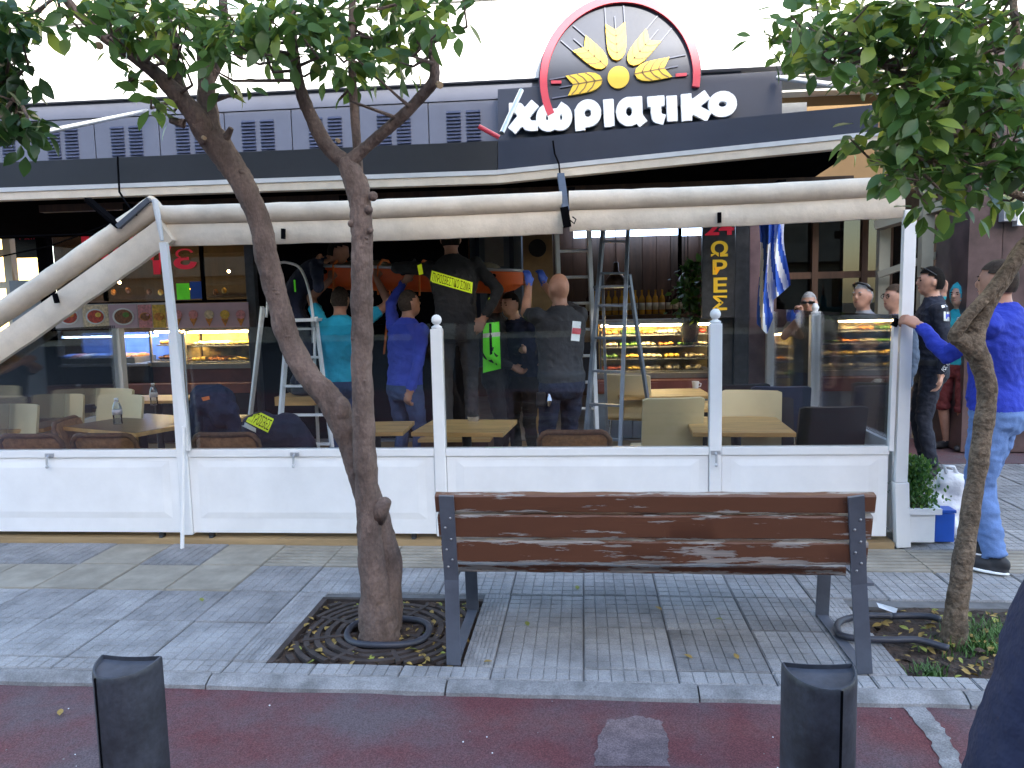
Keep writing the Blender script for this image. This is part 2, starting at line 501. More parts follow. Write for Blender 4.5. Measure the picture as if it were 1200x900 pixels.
leafmat('leaf_far', (.012, .038, .010), (.024, .068, .015), (.08, .14, .02))
leafmat('leaf_plant', (.03, .10, .02), (.06, .16, .03), (.12, .22, .03))
for i_, am_ in enumerate((.625, .61, .55, .54, .62)):
    peelmat('peel%d' % i_, i_ + 1.3, am_)

def text_obj(name, s, mats, parent, xf, size=1, ext=.01, off=0, fit=None, align='LEFT'):
    """lettering as a mesh; xf maps text (x right, y up, z towards the reader); fit = (x0, x1, y0, y1) in that frame"""
    c = bpy.data.curves.new('t', 'FONT')
    c.body = s; c.size = size; c.extrude = ext; c.offset = off; c.align_x = align
    c.resolution_u = 4
    o = bpy.data.objects.new('t', c); col.objects.link(o)
    dg = bpy.context.evaluated_depsgraph_get(); dg.update()
    me = bpy.data.meshes.new_from_object(o.evaluated_get(dg))
    bpy.data.objects.remove(o); bpy.data.curves.remove(c)
    me.name = name
    if fit and len(me.vertices):
        xs = [v.co.x for v in me.vertices]; ys = [v.co.y for v in me.vertices]
        x0, x1, y0, y1 = min(xs), max(xs), min(ys), max(ys)
        for v in me.vertices:
            v.co.x = fit[0] + (v.co.x - x0) / max(1e-6, x1 - x0) * (fit[1] - fit[0])
            v.co.y = fit[2] + (v.co.y - y0) / max(1e-6, y1 - y0) * (fit[3] - fit[2])
    me.transform(xf)
    me.materials.clear(); me.materials.append(M[mats])
    return link(name, me, parent)
UPR = Matrix(((1, 0, 0, 0), (0, 0, -1, 0), (0, 1, 0, 0), (0, 0, 0, 1)))   # text plane standing up, read from -Y

# ================================================================ SETTING
mb = MB(); mb.bb(-150, 150, -150, 150, -.6, -.10)
tag(mb.build('ground', 'asphalt'), kind='structure')
# red cycle lane: a sheet with a slightly wavy far edge against the kerb
mb = MB(); n = 120; vs = []; fs = []
for i in range(n + 1):
    x = -30 + 60 * i / n
    vs += [(x, -4.5, -.040), (x, 1.0, -.040), (x, 3.07 + .006 * math.sin(x * 9) + .005 * math.sin(x * 31), -.040)]
for i in range(n):
    fs += [(3 * i, 3 * i + 3, 3 * i + 4, 3 * i + 1), (3 * i + 1, 3 * i + 4, 3 * i + 5, 3 * i + 2)]
mb.add(vs, fs)
road = tag(mb.build('cycle_lane', 'road_red'), kind='structure')
def blob(pts, z, name, m, parent, jit=.012, seed=1, sub=5):
    r_ = random.Random(seed); out = []
    for i in range(len(pts)):
        a, b = Vector(pts[i]), Vector(pts[(i + 1) % len(pts)])
        for k in range(sub):
            p = a.lerp(b, k / sub)
            out.append((p.x + r_.uniform(-jit, jit), p.y + r_.uniform(-jit, jit), z))
    MB().add(out, [tuple(range(len(out)))]).build(name, m, parent)
def g2(px, py, z=-.05):
    p = gp(px, py, z); return (p.x, p.y)
blob([g2(697, 902), g2(700, 868), g2(712, 848), g2(745, 843), g2(775, 848), g2(783, 872), g2(784, 902)], -.0365, 'resurfaced_patch', 'road_patch', road, .007, 3, 8)
blob([g2(1105, 905), g2(1090, 872), g2(1062, 838), g2(1037, 812), g2(1062, 812), g2(1090, 838), g2(1113, 868), g2(1130, 905)], -.0365, 'concrete_seam', 'concrete', road, .007, 4, 9)
# pavement bed with the tiles laid on it
pave = tag(MB().bb(-30, 30, 3.12, 9.0, -.3, -.012).build('pavement', 'joint'), kind='structure')
P1 = (-1.45, -.56, 3.225, 4.0)     # tree pits
P2 = (1.34, 2.3, 3.225, 4.0)
kn = -30.0; k = 0
while kn < 20:
    L_ = 1.05
    if -5.5 < kn < 4.2:
        m_ = MB(); r_ = random.Random(k)
        y1 = 3.12; nseg = 7; rings = []
        for i in range(nseg + 1):
            x = kn + .004 + (L_ - .008) * i / nseg
            y0 = 3.035 + r_.uniform(-.006, .006); zt = -.001 + r_.uniform(-.003, .002)
            rings.append([Vector((x, y0, -.12)), Vector((x, y1, -.12)), Vector((x, y1, zt)), Vector((x, y0 + .055, zt - .003)), Vector((x, y0 + .012, zt - .022))])
        m_.loft(rings)
        m_.build('kerb_stone', 'kerb', pave, SM)
    kn += L_; k += 1
TX, TY = .40, .42
def tile_mesh(name, sx, sy, nx, ny, m, seed, ribs=False, g=.005, e=.0065, dp=.0046):
    r_ = random.Random(seed); b = MB()
    b.bb(e - .003, sx - e + .003, e - .003, sy - e + .003, -.03, -dp)
    if ribs:
        for j in range(ny):
            y0 = .006 + (sy - .012) * j / ny; y1 = .006 + (sy - .012) * (j + 1) / ny - .014
            b.bb(.006, sx - .006, y0, y1, -dp, .0005)
    else:
        for i in range(nx):
            for j in range(ny):
                x0 = e + (sx - 2 * e) * i / nx; x1 = e + (sx - 2 * e) * (i + 1) / nx
                y0 = e + (sy - 2 * e) * j / ny; y1 = e + (sy - 2 * e) * (j + 1) / ny
                q = [r_.uniform(-.0012, .0012) for _ in range(4)]
                j1 = [r_.uniform(0, .0012) for _ in range(4)]
                a_, c_ = g / 2, g / 2
                top = [(x0 + a_ + j1[0], y0 + c_, q[0]), (x1 - a_ - j1[1], y0 + c_, q[1]), (x1 - a_, y1 - c_ - j1[2], q[2]), (x0 + a_, y1 - c_ - j1[3], q[3])]
                bot = [(x0 + a_ * .4, y0 + c_ * .4, -dp - .0001), (x1 - a_ * .4, y0 + c_ * .4, -dp - .0001), (x1 - a_ * .4, y1 - c_ * .4, -dp - .0001), (x0 + a_ * .4, y1 - c_ * .4, -dp - .0001)]
                b.add(top + bot, [(0, 1, 2, 3), (4, 5, 1, 0), (5, 6, 2, 1), (6, 7, 3, 2), (7, 4, 0, 3)])
    return b.mesh(name, m)
tiles = [tile_mesh('paving_tile', TX, TY, 7, 7, 'tile', s) for s in range(4)]
tiles_d = [tile_mesh('paving_tile', TX, TY, 7, 7, 'tile_dirty', s + 9) for s in range(3)]
tiles_s = [tile_mesh('paving_tile', TX, TY, 7, 7, 'tile' if s < 3 else 'tile_dirty', s + 40, g=.0034, dp=.003) for s in range(4)]
tiles_h = [tile_mesh('paving_tile', TX, .112, 7, 2, 'tile', s + 20) for s in range(2)]
tactile = tile_mesh('tactile_tile', TX, TY, 1, 7, 'tile_beige', 1, True)
plain = tile_mesh('beige_tile', TX, TY, 1, 1, 'tile_beige', 2)
drain = tile_mesh('drain_tile', TX, TY, 12, 9, 'iron', 5)
rt = random.Random(5)
def pit_hit(x, y, p):
    return x < p[1] - .02 and x + TX > p[0] + .02 and y < p[3] - .02 and y + TY > p[2] + .02
def place_tile(me, x, y, name='paving_tile', sx=1, sy=1):
    o = inst(name, me, pave, Matrix.Translation((x, y, rt.uniform(-.002, .002))) @ Matrix.Rotation(rt.gauss(0, .003), 4, 'Z') @ Matrix.Rotation(rt.gauss(0, .004), 4, 'X') @ Matrix.Diagonal((sx, sy, 1, 1)))
    return o
XO = -.02 - .4 * 14
for i in range(30):
    x = XO + .4 * i
    if x > 4.8: break
    if -4.6 < x < 3.2:
        if not (P1[0] - .2 < x < P1[1] and False):
            place_tile(tiles_h[i % 2], x, 3.125)
    for j in range(10):
        y = 3.24 + TY * j
        if j < 4 and x < -1.2 - .27 * y * 1 - 4.2: continue
        if j >= 4 and x < 1.95: continue
        if j < 4 and x < -5.2: continue
        if y > 7.1: continue
        if j < 2 and (pit_hit(x, y, P1) or pit_hit(x, y, P2)):
            for p_ in (P1, P2):
                if pit_hit(x, y, p_):
                    if x < p_[0] - .06: place_tile(tiles[(i + j) % 4], x, y, sx=(p_[0] - x) / TX)
                    if x + TX > p_[1] + .06:
                        place_tile(tiles[(i + j) % 4], p_[1], y, sx=(x + TX - p_[1]) / TX)
            continue
        if j == 3:
            if x < -3.5 or -2.95 < x < -2.5: place_tile(tiles_d[i % 3], x, y)
            elif -3.1 < x < -2.85: place_tile(drain, x, y, 'drain_tile')
            elif x < -2.2: place_tile(plain, x, y, 'beige_tile')
            else: place_tile(tactile, x, y, 'tactile_tile')
        elif j == 2 and x < -2.3:
            place_tile(plain, x, y, 'beige_tile')
        else:
            if x < -1.5: place_tile(tiles_s[rt.randrange(4)], x, y); continue
            place_tile((tiles_d if rt.random() < .25 + (.4 if x > .9 else 0) else tiles)[(i * 3 + j) % 3], x, y)
# tree pits: soil beds
def pit(p, seed):
    b = MB(); nx, ny = 26, 22; vs = []; fs = []
    for j in range(ny + 1):
        for i in range(nx + 1):
            x = p[0] + (p[1] - p[0]) * i / nx; y = p[2] + (p[3] - p[2]) * j / ny
            z = -.026 + .022 * noise.noise(Vector((x * 6, y * 6, seed))) + .012 * noise.noise(Vector((x * 19, y * 19, seed)))
            vs.append((x, y, z))
    for j in range(ny):
        for i in range(nx):
            a = j * (nx + 1) + i; fs.append((a, a + 1, a + nx + 2, a + nx + 1))
    b.add(vs, fs)
    return tag(b.build('tree_pit_soil', 'soil', None, True), kind='structure')
# cut the bed of the pavement away from the pits: lower soil needs an opening, so the bed is rebuilt in strips
bpy.data.objects.remove  # (bed is replaced below)
pm = MB()
xs_ = [-30, P1[0], P1[1], P2[0], P2[1], 30]
for a, b_ in zip(xs_[:-1], xs_[1:]):
    if (a, b_) in ((P1[0], P1[1]), (P2[0], P2[1])):
        pm.bb(a, b_, 3.121, 3.225, -.3, -.012); pm.bb(a, b_, 4.0, 9.0, -.3, -.012)
    else:
        pm.bb(a, b_, 3.121, 9.0, -.3, -.012)
old = pave.data
pave.data = pm.mesh('pavement', 'joint'); bpy.data.meshes.remove(old)
pit(P1, 1.5); pit(P2, 7.7)
# red side-street paving beyond the tiles on the right
tag(MB().bb(1.9, 30, 7.44, 40, -.2, .004).build('side_street', 'road_red'), kind='structure')
# raised timber deck of the terrace
deck = tag(MB().bb(-9, 1.93, 4.93, 8.55, -.25, .035).build('terrace_deck', 'deck'), kind='structure')
# shop floor behind
tag(MB().bb(-9, 1.9, 8.56, 13, -.25, .05).build('shop_floor', 'floor_tile'), kind='structure')

# ---------------------------------------------------------------- the building over the shop
WY = 8.3
bld = thing('apartment_building', 'building with white parapet, grey louvred band and bakery on its ground floor', 'building', (-2, WY, 0))
MB().bb(-9, 1.62, WY - .1, WY + .25, 3.87, 4.66).build('parapet', 'parapet', bld)
MB().bb(1.62, 9, WY - .1, WY + .25, 3.87, 4.66).build('parapet', 'parapet', bld)
MB().bb(-9, 9, WY - .14, WY + .30, 4.662, 4.70).build('parapet_coping', 'parapet', bld)
MB().bb(-9, 9, WY + 1.5, WY + 1.8, 3.6, 9.6).build('upper_wall', 'wall_cream', bld)
MB().bb(-9, 9, WY + .26, WY + 1.49, 3.7, 3.86).build('balcony_floor', 'parapet', bld)
for k, (xa, xb, m_) in enumerate(((-4.6, -2.7, 'balcony_blue'), (-1.2, -.35, 'wall_ochre'), (.35, 1.5, 'balcony_blue'))):
    w_ = MB().bb(xa, xb, WY + 1.44, WY + 1.497, 4.0, 6.2).build('balcony_shutter', m_, bld)
# louvred band below the parapet
MB().bb(-9, 1.62, WY + .02, WY + .25, 3.0, 3.868).build('band_wall', 'louvre_panel', bld)
MB().bb(-9, -.35, WY - .03, WY + .018, 3.70, 3.866).build('band_cornice', 'louvre_panel', bld)
x1 = at(585, 150, WY).x
for k in range(11):
    xa, xb = x1 - .745 * (k + 1), x1 - .745 * k
    pn = MB().bb(xa + .006, xb - .006, WY - .015, WY + .018, 3.02, 3.692).build('band_panel', 'louvre_panel', bld, bevel=.003)
    for c_ in (-.105, .105):
        cx = (xa + xb) / 2 + c_
        b = MB()
        b.bb(cx - .075, cx + .075, WY - .0165, WY - .0155, 3.24, 3.60)
        for j in range(10):
            z = 3.258 + j * .036
            b.box((cx, WY - .026, z), (.15, .022, .006), Matrix.Rotation(R(38), 3, 'X'))
        b.build('vent', 'louvre_slat', pn)
# recess at the right of the sign: ochre soffit and wall
MB().bb(1.62, 5.2, WY + .5, WY + .7, 2.7, 3.868).build('recess_wall', 'wall_ochre', bld)
MB().bb(1.9, 2.35, WY + .3, WY + .49, 2.9, 3.6).build('recess_box', 'plastic_grey', bld)

# building on the other side of the street, behind the camera: it keeps the sun off the pavement
opp = thing('opposite_building', 'tall beige apartment block across the street, mirrored in the cafe glass', 'building', (0, -26, 0))
OH = 3.85 + (8.2 + 26) * math.tan(R(SUN_EL)) / math.cos(R(SUN_AZ))
MB().bb(-70, 70, -36, -26, -.1, OH).build('wall', 'opp_wall', opp)
for k in range(4):
    z = 3.4 + k * 3.0
    MB().bb(-68, 68, -26, -24.9, z, z + .18).build('balcony_slab', 'opp_wall', opp)
    MB().bb(-68, 68, -25.0, -24.92, z + .182, z + 1.05).build('balcony_rail', 'opp_wall', opp)
for k in range(9):
    MB().bb(-40 + k * 9, -34.5 + k * 9, -25.97, -25.9, .2, 2.9).build('shop_window', 'window_dark', opp)

# ---------------------------------------------------------------- canopy over the terrace
FY = 5.3
can = thing('terrace_canopy', 'dark flat canopy with grey fascia sagging over the cafe terrace', 'canopy', (-1, FY, 2.5))
a0, a1 = at(-420, 235, FY), at(-420, 209, FY)
b0, b1 = at(583, 199, FY), at(583, 165, FY)
c0, c1 = at(1030, 153, FY), at(1030, 122, FY)
def slab4(m_, p00, p10, p01, p11, th, name, parent, y=None):
    """plate between four front corners (left-bottom, right-bottom, left-top, right-top), th deep along +Y"""
    d = Vector((0, th, 0))
    return MB().add([p00, p10, p11, p01, p00 + d, p10 + d, p11 + d, p01 + d], [(0, 1, 2, 3), (5, 4, 7, 6), (4, 0, 3, 7), (1, 5, 6, 2), (3, 2, 6, 7), (4, 5, 1, 0)]).build(name, m_, parent)
slab4('fascia_dark', a0, b0, a1, b1, .04, 'fascia', can)
e_ = Vector((.004, -.004, 0))
slab4('fascia_navy', b0 + e_, c0 - e_, b1 + e_, c1 - e_, .04, 'fascia', can)
dn = Vector((0, 0, -.004))
# pale awning cassette below the fascia
for (p, q, n_) in ((a0, b0, 'L'), (b0, c0, 'R')):
    p_, q_ = p + dn, q + dn
    slab4('awning_rail', p_ + Vector((0, -.02, -.03)), q_ + Vector((0, -.02, -.03)), p_ + Vector((0, -.02, 0)), q_ + Vector((0, -.02, 0)), .09, 'cassette_top', can)
    slab4('awning', p_ + Vector((0, -.012, -.085)), q_ + Vector((0, -.012, -.085)), p_ + Vector((0, -.012, -.031)), q_ + Vector((0, -.012, -.031)), .08, 'cassette', can)
# dark roof sheet
b = MB()
za, zb, zc = a0.z - .03, b0.z - .03, c0.z - .03
vs = []
for x, z, zr in ((a0.x, za, 2.46), (b0.x, zb, 2.46), (c0.x, zc, 2.5)):
    vs += [(x, FY + .045, z), (x, WY - .05, zr), (x, WY - .05, zr + .12), (x, FY + .045, z + .10)]
b.add(vs, [(0, 4, 5, 1), (4, 8, 9, 5), (1, 5, 6, 2), (5, 9, 10, 6), (3, 2, 6, 7), (7, 6, 10, 11), (0, 3, 7, 4), (4, 7, 11, 8), (0, 1, 2, 3), (8, 11, 10, 9)])
b.build('roof_sheet', 'black_matte', can)
for k, y in enumerate((5.75, 6.6, 7.5)):
    MB().bb(-4.2, 1.9, y, y + .06, 2.37, 2.425).build('roof_beam', 'wood_dark' if k == 0 else 'black_matte', can)
for x in (-3.3, -1.7, -.1, 1.3):
    MB().bb(x, x + .05, 5.4, 8.2, 2.31, 2.365).build('roof_joist', 'black_matte', can)

# rolled awning (front), right length still up
AY = 4.95
aw = thing('rolled_awning', 'cream rolled-up awning with straight valance across the cafe front', 'awning', (-.4, AY, 2.2))
def roll(p, q, r_, name, m_, parent, wob=.003, seg=26, seed=0, n=14):
    pts = []; rad = []
    for i in range(seg + 1):
        t = i / seg
        pt = p.lerp(q, t)
        pt.z += -.01 * math.sin(math.pi * t) + wob * noise.noise(Vector((t * 14, seed, 0)))
        pt.y += wob * noise.noise(Vector((t * 11, seed, 5)))
        pts.append(pt); rad.append(r_ + wob * .8 * noise.noise(Vector((t * 18, seed, 9))))
    return MB().tube(pts, rad, n).build(name, m_, parent, SM)
def valance(p, q, h, name, parent, seed=0, th=.05, droop=.01, seg=40):
    rings = []
    d = (q - p); side = Vector((0, 1, 0)); dn_ = side.cross(d).normalized()
    if dn_.z > 0: dn_ = -dn_
    for i in range(seg + 1):
        t = i / seg
        c_ = p.lerp(q, t); c_.z -= droop * math.sin(math.pi * t)
        w_ = .007 * noise.noise(Vector((t * 9, seed, 2))) + .003 * noise.noise(Vector((t * 40, seed, 2)))
        hh = h + .004 * noise.noise(Vector((t * 12, seed, 3)))
        prof = [(0, 0), (-.012, .25), (-.016, .55), (-.010, .85), (0, 1), (th * .7, 1), (th, .6), (th, .2), (th * .7, 0)]
        rings.append([c_ + Vector((0, y + w_ * v_, 0)) + dn_ * (hh * v_) for y, v_ in prof])
    return MB().loft(rings).build(name, 'awning', parent, R(50))
for (xa, ya, xb, yb, va, vb, h_a) in ((190, 252, 659, 236, (190, 263), (659, 247), .14), (667, 235.5, 1058, 218, (667, 246.5), (1060, 229), .128)):
    roll(at(xa, ya, AY), at(xb, yb, AY), .062, 'awning_roll', 'awning', aw, .004, seed=xa)
    valance(at(*va, AY - .02), at(*vb, AY - .02), h_a, 'valance', aw, seed=xb)
# bracket holding the awning in the middle, with its hanging box and wire
br = MB()
br.bar(at(657, 205, 5.15), at(663, 248, 4.86), .045, .03)
br.build('bracket_arm', 'bench_steel', aw)
MB().bar(at(661, 243, 4.85), at(665, 266, 4.85), .055, .05).build('bracket_box', 'black_matte', aw)
MB().tube([at(668, 258, 4.82), at(673, 262, 4.81), at(675, 257, 4.8), at(671, 254, 4.81)], .004, 6).build('bracket_wire', 'black_matte', aw)
MB().tube([at(648, 165, 5.26), at(650, 180, 5.25), at(655, 192, 5.24), at(657, 212, 5.15)], .006, 6).build('cable', 'black_matte', aw)
for px, py in ((332, 275), (843, 256)):
    MB().bar(at(px, py - 7, 4.9), at(px, py + 5, 4.9), .03, .02).build('clip', 'black_matte', aw)
# collapsed length on the left
aw2 = thing('collapsed_awning', 'cream awning roll fallen diagonally at the left of the terrace', 'awning', (-3.4, AY, 1.8))
roll(at(184, 240, AY - .02), at(-75, 418, AY - .06), .072, 'awning_roll', 'awning', aw2, .005, seed=3)
valance(at(186, 256, AY - .07), at(-75, 440, AY - .1), .165, 'valance', aw2, seed=8, th=.06)
f_ = MB(); f_.bar(at(103, 234, 5.0), at(141, 266, 4.84), .05, .025); f_.build('fold_arm', 'black_matte', aw2)
f_ = MB(); f_.bar(at(139, 266, 4.84), at(176, 234, 4.86), .05, .03); f_.build('fold_arm', 'bench_steel', aw2)
MB().tube([at(181, 234, 4.86), at(184, 248, 4.85), at(190, 282, 4.84)], [.018, .02, .012], 8).build('end_cap', 'awning_rail', aw2, SM)
MB().tube([at(138, 184, 5.24), at(138, 190, 5.23), at(140, 225, 5.2), at(148, 238, 5.0), at(160, 252, 4.85)], .007, 6).build('cable', 'black_matte', aw2)
MB().tube([at(-20, 305, 5.6), at(60, 288, 5.6), at(130, 262, 5.3)], .006, 6).build('cable', 'black_matte', aw2)
MB().bar(at(64, 344, 4.83), at(67, 355, 4.83), .03, .02).build('clip', 'black_matte', aw2)
# tie rods between wall and canopy
for lab, p, q, r_ in (('long pale tie rod slanting over the louvred band at left', at(-60, 178, 5.35), at(172, 130, 8.2), .022),
                      ('short pale steel tube leaning against the sign lettering', at(588, 156, 5.6), at(611, 106, 5.9), .018),
                      ('pale tie rod running from sign end into the tree', at(912, 91, 8.0), at(1030, 107, 6.6), .026)):
    t_ = tag(MB().cyl(p, q, r_, 10).build('tie_rod', 'steel_pale', None, SM), lab, 'rod', 'tie rods of the canopy')
tag(MB().cyl(at(561, 148, 5.28), at(585, 161, 5.3), .016, 8).build('red_tube', 'sign_red', None, SM), 'short red tube poking out above the dark fascia', 'tube')
# sagging scaffold of strip light behind the awning
# ---------------------------------------------------------------- the sign
SY = 8.06
sign = thing('shop_sign', 'navy bakery sign with white Greek lettering and half-round wheat emblem', 'sign', at(725, 130, SY))
s0, s1 = at(600, 158, SY), at(862, 137, SY)
ex = (s1 - s0).normalized(); ey = Vector((-ex.z, 0, ex.x)); ez = Vector((0, -1, 0))
SX = Matrix(((ex.x, ey.x, ez.x, s0.x), (ex.y, ey.y, ez.y, s0.y), (ex.z, ey.z, ez.z, s0.z), (0, 0, 0, 1)))
SI = SX.inverted()
def sg(px, py):
    p = SI @ at(px, py, SY); return Vector((p.x, p.y))
def slayer(z):
    return SX @ Matrix.Translation((0, 0, z))
MB().prism([sg(583, 176), sg(1010, 136), sg(917, 134), sg(917, 82), sg(583, 104)], slayer(-.14), .12).build('board', 'fascia_navy', sign)
cc = sg(725.5, 94); RR = 88.5 * SY / 906 / math.cos(R(5))
def pol(a, r_):
    return (cc.x + r_ * math.cos(a), cc.y + r_ * math.sin(a))
N_ = 48
MB().prism([pol(R(-22) + R(226) * i / N_, RR * 1.015) for i in range(N_ + 1)], slayer(-.018), .05).build('emblem_disc', 'fascia_navy', sign)
def arc_ring(a0_, a1_, r0, r1, z, d, name, m_):
    b = MB()
    for i in range(N_):
        t0, t1 = a0_ + (a1_ - a0_) * i / N_, a0_ + (a1_ - a0_) * (i + 1) / N_
        b.add([slayer(z + dz) @ Vector((*pol(t, r_), 0)) for dz in (0, d) for t, r_ in ((t0, r0), (t0, r1), (t1, r1), (t1, r0))],
              [(4, 5, 6, 7), (1, 0, 4, 5)[::-1], (0, 3, 7, 4)[::-1], (1, 2, 6, 5), (2, 3, 7, 6), (3, 2, 1, 0)])
    b.build(name, m_, sign)
arc_ring(R(-11), R(203), RR * .905, RR * .995, .033, .05, 'emblem_ring', 'sign_red')
for q in ((646, 98, 658, 98), (791, 90, 804, 89)):
    p0, p1 = sg(q[0], q[1]), sg(q[2], q[3])
    MB().bar(SX @ Vector((*p0, .045)), SX @ Vector((*p1, .045)), .03, .03).build('emblem_tick', 'sign_red', sign)
c3 = sg(724.5, 92.5); u = SY / 906
MB().prism([(c3.x + 12 * u * math.cos(2 * math.pi * i / 28), c3.y + 12 * u * math.sin(2 * math.pi * i / 28)) for i in range(28)], slayer(.033), .03).build('emblem_grain', 'sign_yellow', sign)
for a in (R(184.5), R(136), R(91), R(46), R(6)):
    def ep(r_, w_, a=a):
        return (c3.x + u * (r_ * math.cos(a) - w_ * math.sin(a)), c3.y + u * (r_ * math.sin(a) + w_ * math.cos(a)))
    poly = [(18, 0), (20, -5), (25, -8.5), (32, -10.3), (42, -10.8), (58, -10.8), (54, -5), (50.5, 0), (54, 5), (58, 10.8), (42, 10.8), (32, 10.3), (25, 8.5), (20, 5)]
    ear = MB().prism([ep(*q) for q in poly], slayer(.033), .035).build('wheat_ear', 'sign_yellow', sign)
    ln = MB()
    def seg(q0, q1, wd=.012, z=.068, ln=ln):
        ln.bar(SX @ Vector((*ep(*q0), z)), SX @ Vector((*ep(*q1), z)), wd, .006, up=ez)
    seg((18, 0), (51, 0))
    for r0 in (26, 35, 44):
        seg((r0, 0), (r0 + 4, 6)); seg((r0 + 4, 6), (r0 + 10, 10.5)); seg((r0, 0), (r0 + 4, -6)); seg((r0 + 4, -6), (r0 + 10, -10.5))
    ln.build('ear_line', 'sign_line', ear)
    aw_ = MB()
    for w0, r0, r1 in ((-10.3, 56, 76), (0, 49, 66), (10.3, 56, 76)):
        aw_.bar(SX @ Vector((*ep(r0, w0), .045)), SX @ Vector((*ep(r1, w0), .045)), .011, .011, up=ez)
    aw_.build('awn', 'louvre_panel', ear)
def arc(cx_, cy_, rx, ry, a0_, a1_, n=14):
    return [(cx_ + rx * math.cos(R(a0_ + (a1_ - a0_) * i / n)), cy_ + ry * math.sin(R(a0_ + (a1_ - a0_) * i / n))) for i in range(n + 1)]
# strokes of each letter in a unit box (already inset by the pen width)
STROKE = {'χ': [[(0, 1), (.28, .98), (.72, .02), (1, 0)], [(1, 1), (0, 0)]],
          'ω': [arc(.27, .42, .27, .44, 112, 360), arc(.73, .42, .27, .44, 180, 428), [(.5, .42), (.5, .62)]],
          'ρ': [arc(.5, .58, .5, .42, 0, 360, 24), [(0, .58), (0, 0)]],
          'ι': [[(0, 1), (0, 0)]],
          'α': [arc(.42, .5, .42, .5, 0, 360, 24), [(.86, 1), (.86, .2), (1, 0)]],
          'τ': [[(0, 1), (1, 1)], [(.48, 1), (.48, .3), (.6, .05), (.95, 0)]],
          'κ': [[(0, 1), (0, 0)], [(.95, 1), (.2, .5), (1, 0)]],
          'ο': [arc(.5, .5, .5, .5, 0, 360, 28)]}
LET = [('χ', 597, 631, 121.5, 156.5), ('ω', 628, 671, 119.5, 156), ('ρ', 673, 705, 118, 155.5), ('ι', 707, 719.5, 117.5, 151.5), ('α', 721, 756, 115, 150.5),
       ('τ', 757.5, 779, 114.5, 148), ('ι', 780, 793, 113.5, 145.5), ('κ', 797, 831, 110.5, 144), ('ο', 828, 862.5, 108.5, 140)]
def remesh(o, vox, it=3, amp=0):
    md = o.modifiers.new('r', 'REMESH'); md.mode = 'VOXEL'; md.voxel_size = vox
    ms = o.modifiers.new('s', 'SMOOTH'); ms.factor = .5; ms.iterations = it
    dg = bpy.context.evaluated_depsgraph_get(); dg.update()
    me = bpy.data.meshes.new_from_object(o.evaluated_get(dg))
    o.modifiers.clear()
    old = o.data; mats_ = list(old.materials)
    o.data = me; bpy.data.meshes.remove(old)
    me.materials.clear()
    for m_ in mats_: me.materials.append(m_)
    if amp:
        nr = [v.normal.copy() for v in me.vertices]
        for v, n0 in zip(me.vertices, nr):
            n_ = noise.noise(v.co * 7) + .6 * noise.noise(v.co * 17)
            v.co += n0 * (n_ * amp)
    me.shade_smooth()
PEN = .053
for ch, xa, xb, yt, yb in LET:
    xl, xr = sg(xa, (yt + yb) / 2).x + PEN, sg(xb, (yt + yb) / 2).x - PEN
    y0, y1 = sg((xa + xb) / 2, yb).y + PEN, sg((xa + xb) / 2, yt).y - PEN
    b = MB(SX)
    for st_ in STROKE[ch]:
        pts = [Vector((xl + (xr - xl) * q[0], y0 + (y1 - y0) * q[1], .055)) for q in st_]
        if ch == 'ι': pts = [Vector(((xl + xr) / 2, p.y, p.z)) for p in pts]
        ext = PEN * .9
        for i, (p, q) in enumerate(zip(pts[:-1], pts[1:])):
            d = (q - p).normalized()
            closed = (pts[0] - pts[-1]).length < 1e-4
            p2 = p - d * (ext if i == 0 and not closed else 0); q2 = q + d * (ext if i == len(pts) - 2 and not closed else 0)
            lat = Vector((-d.y, d.x, 0))
            w_ = PEN if not (ch in 'αρωο' ) else PEN * .96
            b.box((p2 + q2) / 2, ((q2 - p2).length, 2 * w_, .05), Matrix((d, lat, Vector((0, 0, 1)))).transposed())
            if i: b.cyl(p + Vector((0, 0, -.025)), p + Vector((0, 0, .025)), w_, 16)
    o = b.build('letter', 'sign_white', sign)
    remesh(o, .007, 1)
    o.data.set_sharp_from_angle(angle=R(40))

# ================================================================ TERRACE SCREEN
PY = 4.93
def raised_panel(x0, x1, z0, z1, y, parent, xf=I4):
    """bevelled field standing proud of the board"""
    d = .055
    b = MB(xf)
    o = [(x0, y, z0), (x1, y, z0), (x1, y, z1), (x0, y, z1)]
    g = [(x0 + .012, y + .008, z0 + .012), (x1 - .012, y + .008, z0 + .012), (x1 - .012, y + .008, z1 - .012), (x0 + .012, y + .008, z1 - .012)]
    i_ = [(x0 + d, y - .006, z0 + d * .8), (x1 - d, y - .006, z0 + d * .8), (x1 - d, y - .006, z1 - d * .8), (x0 + d, y - .006, z1 - d * .8)]
    b.add(o + i_, [(0, 1, 5, 4), (1, 2, 6, 5), (2, 3, 7, 6), (3, 0, 4, 7), (4, 5, 6, 7)])
    return b.build('raised_field', 'white_paint', parent)
def hasp(x, z, y, parent):
    b = MB(); b.bb(x - .03, x + .03, y - .012, y - .001, z - .012, z + .012); b.tube([(x, y - .015, z), (x, y - .035, z - .01), (x, y - .04, z - .06)], .008, 8); b.sph((x, y - .04, z - .075), .012, 8, 6)
    b.build('latch', 'steel_pale', parent, SM)
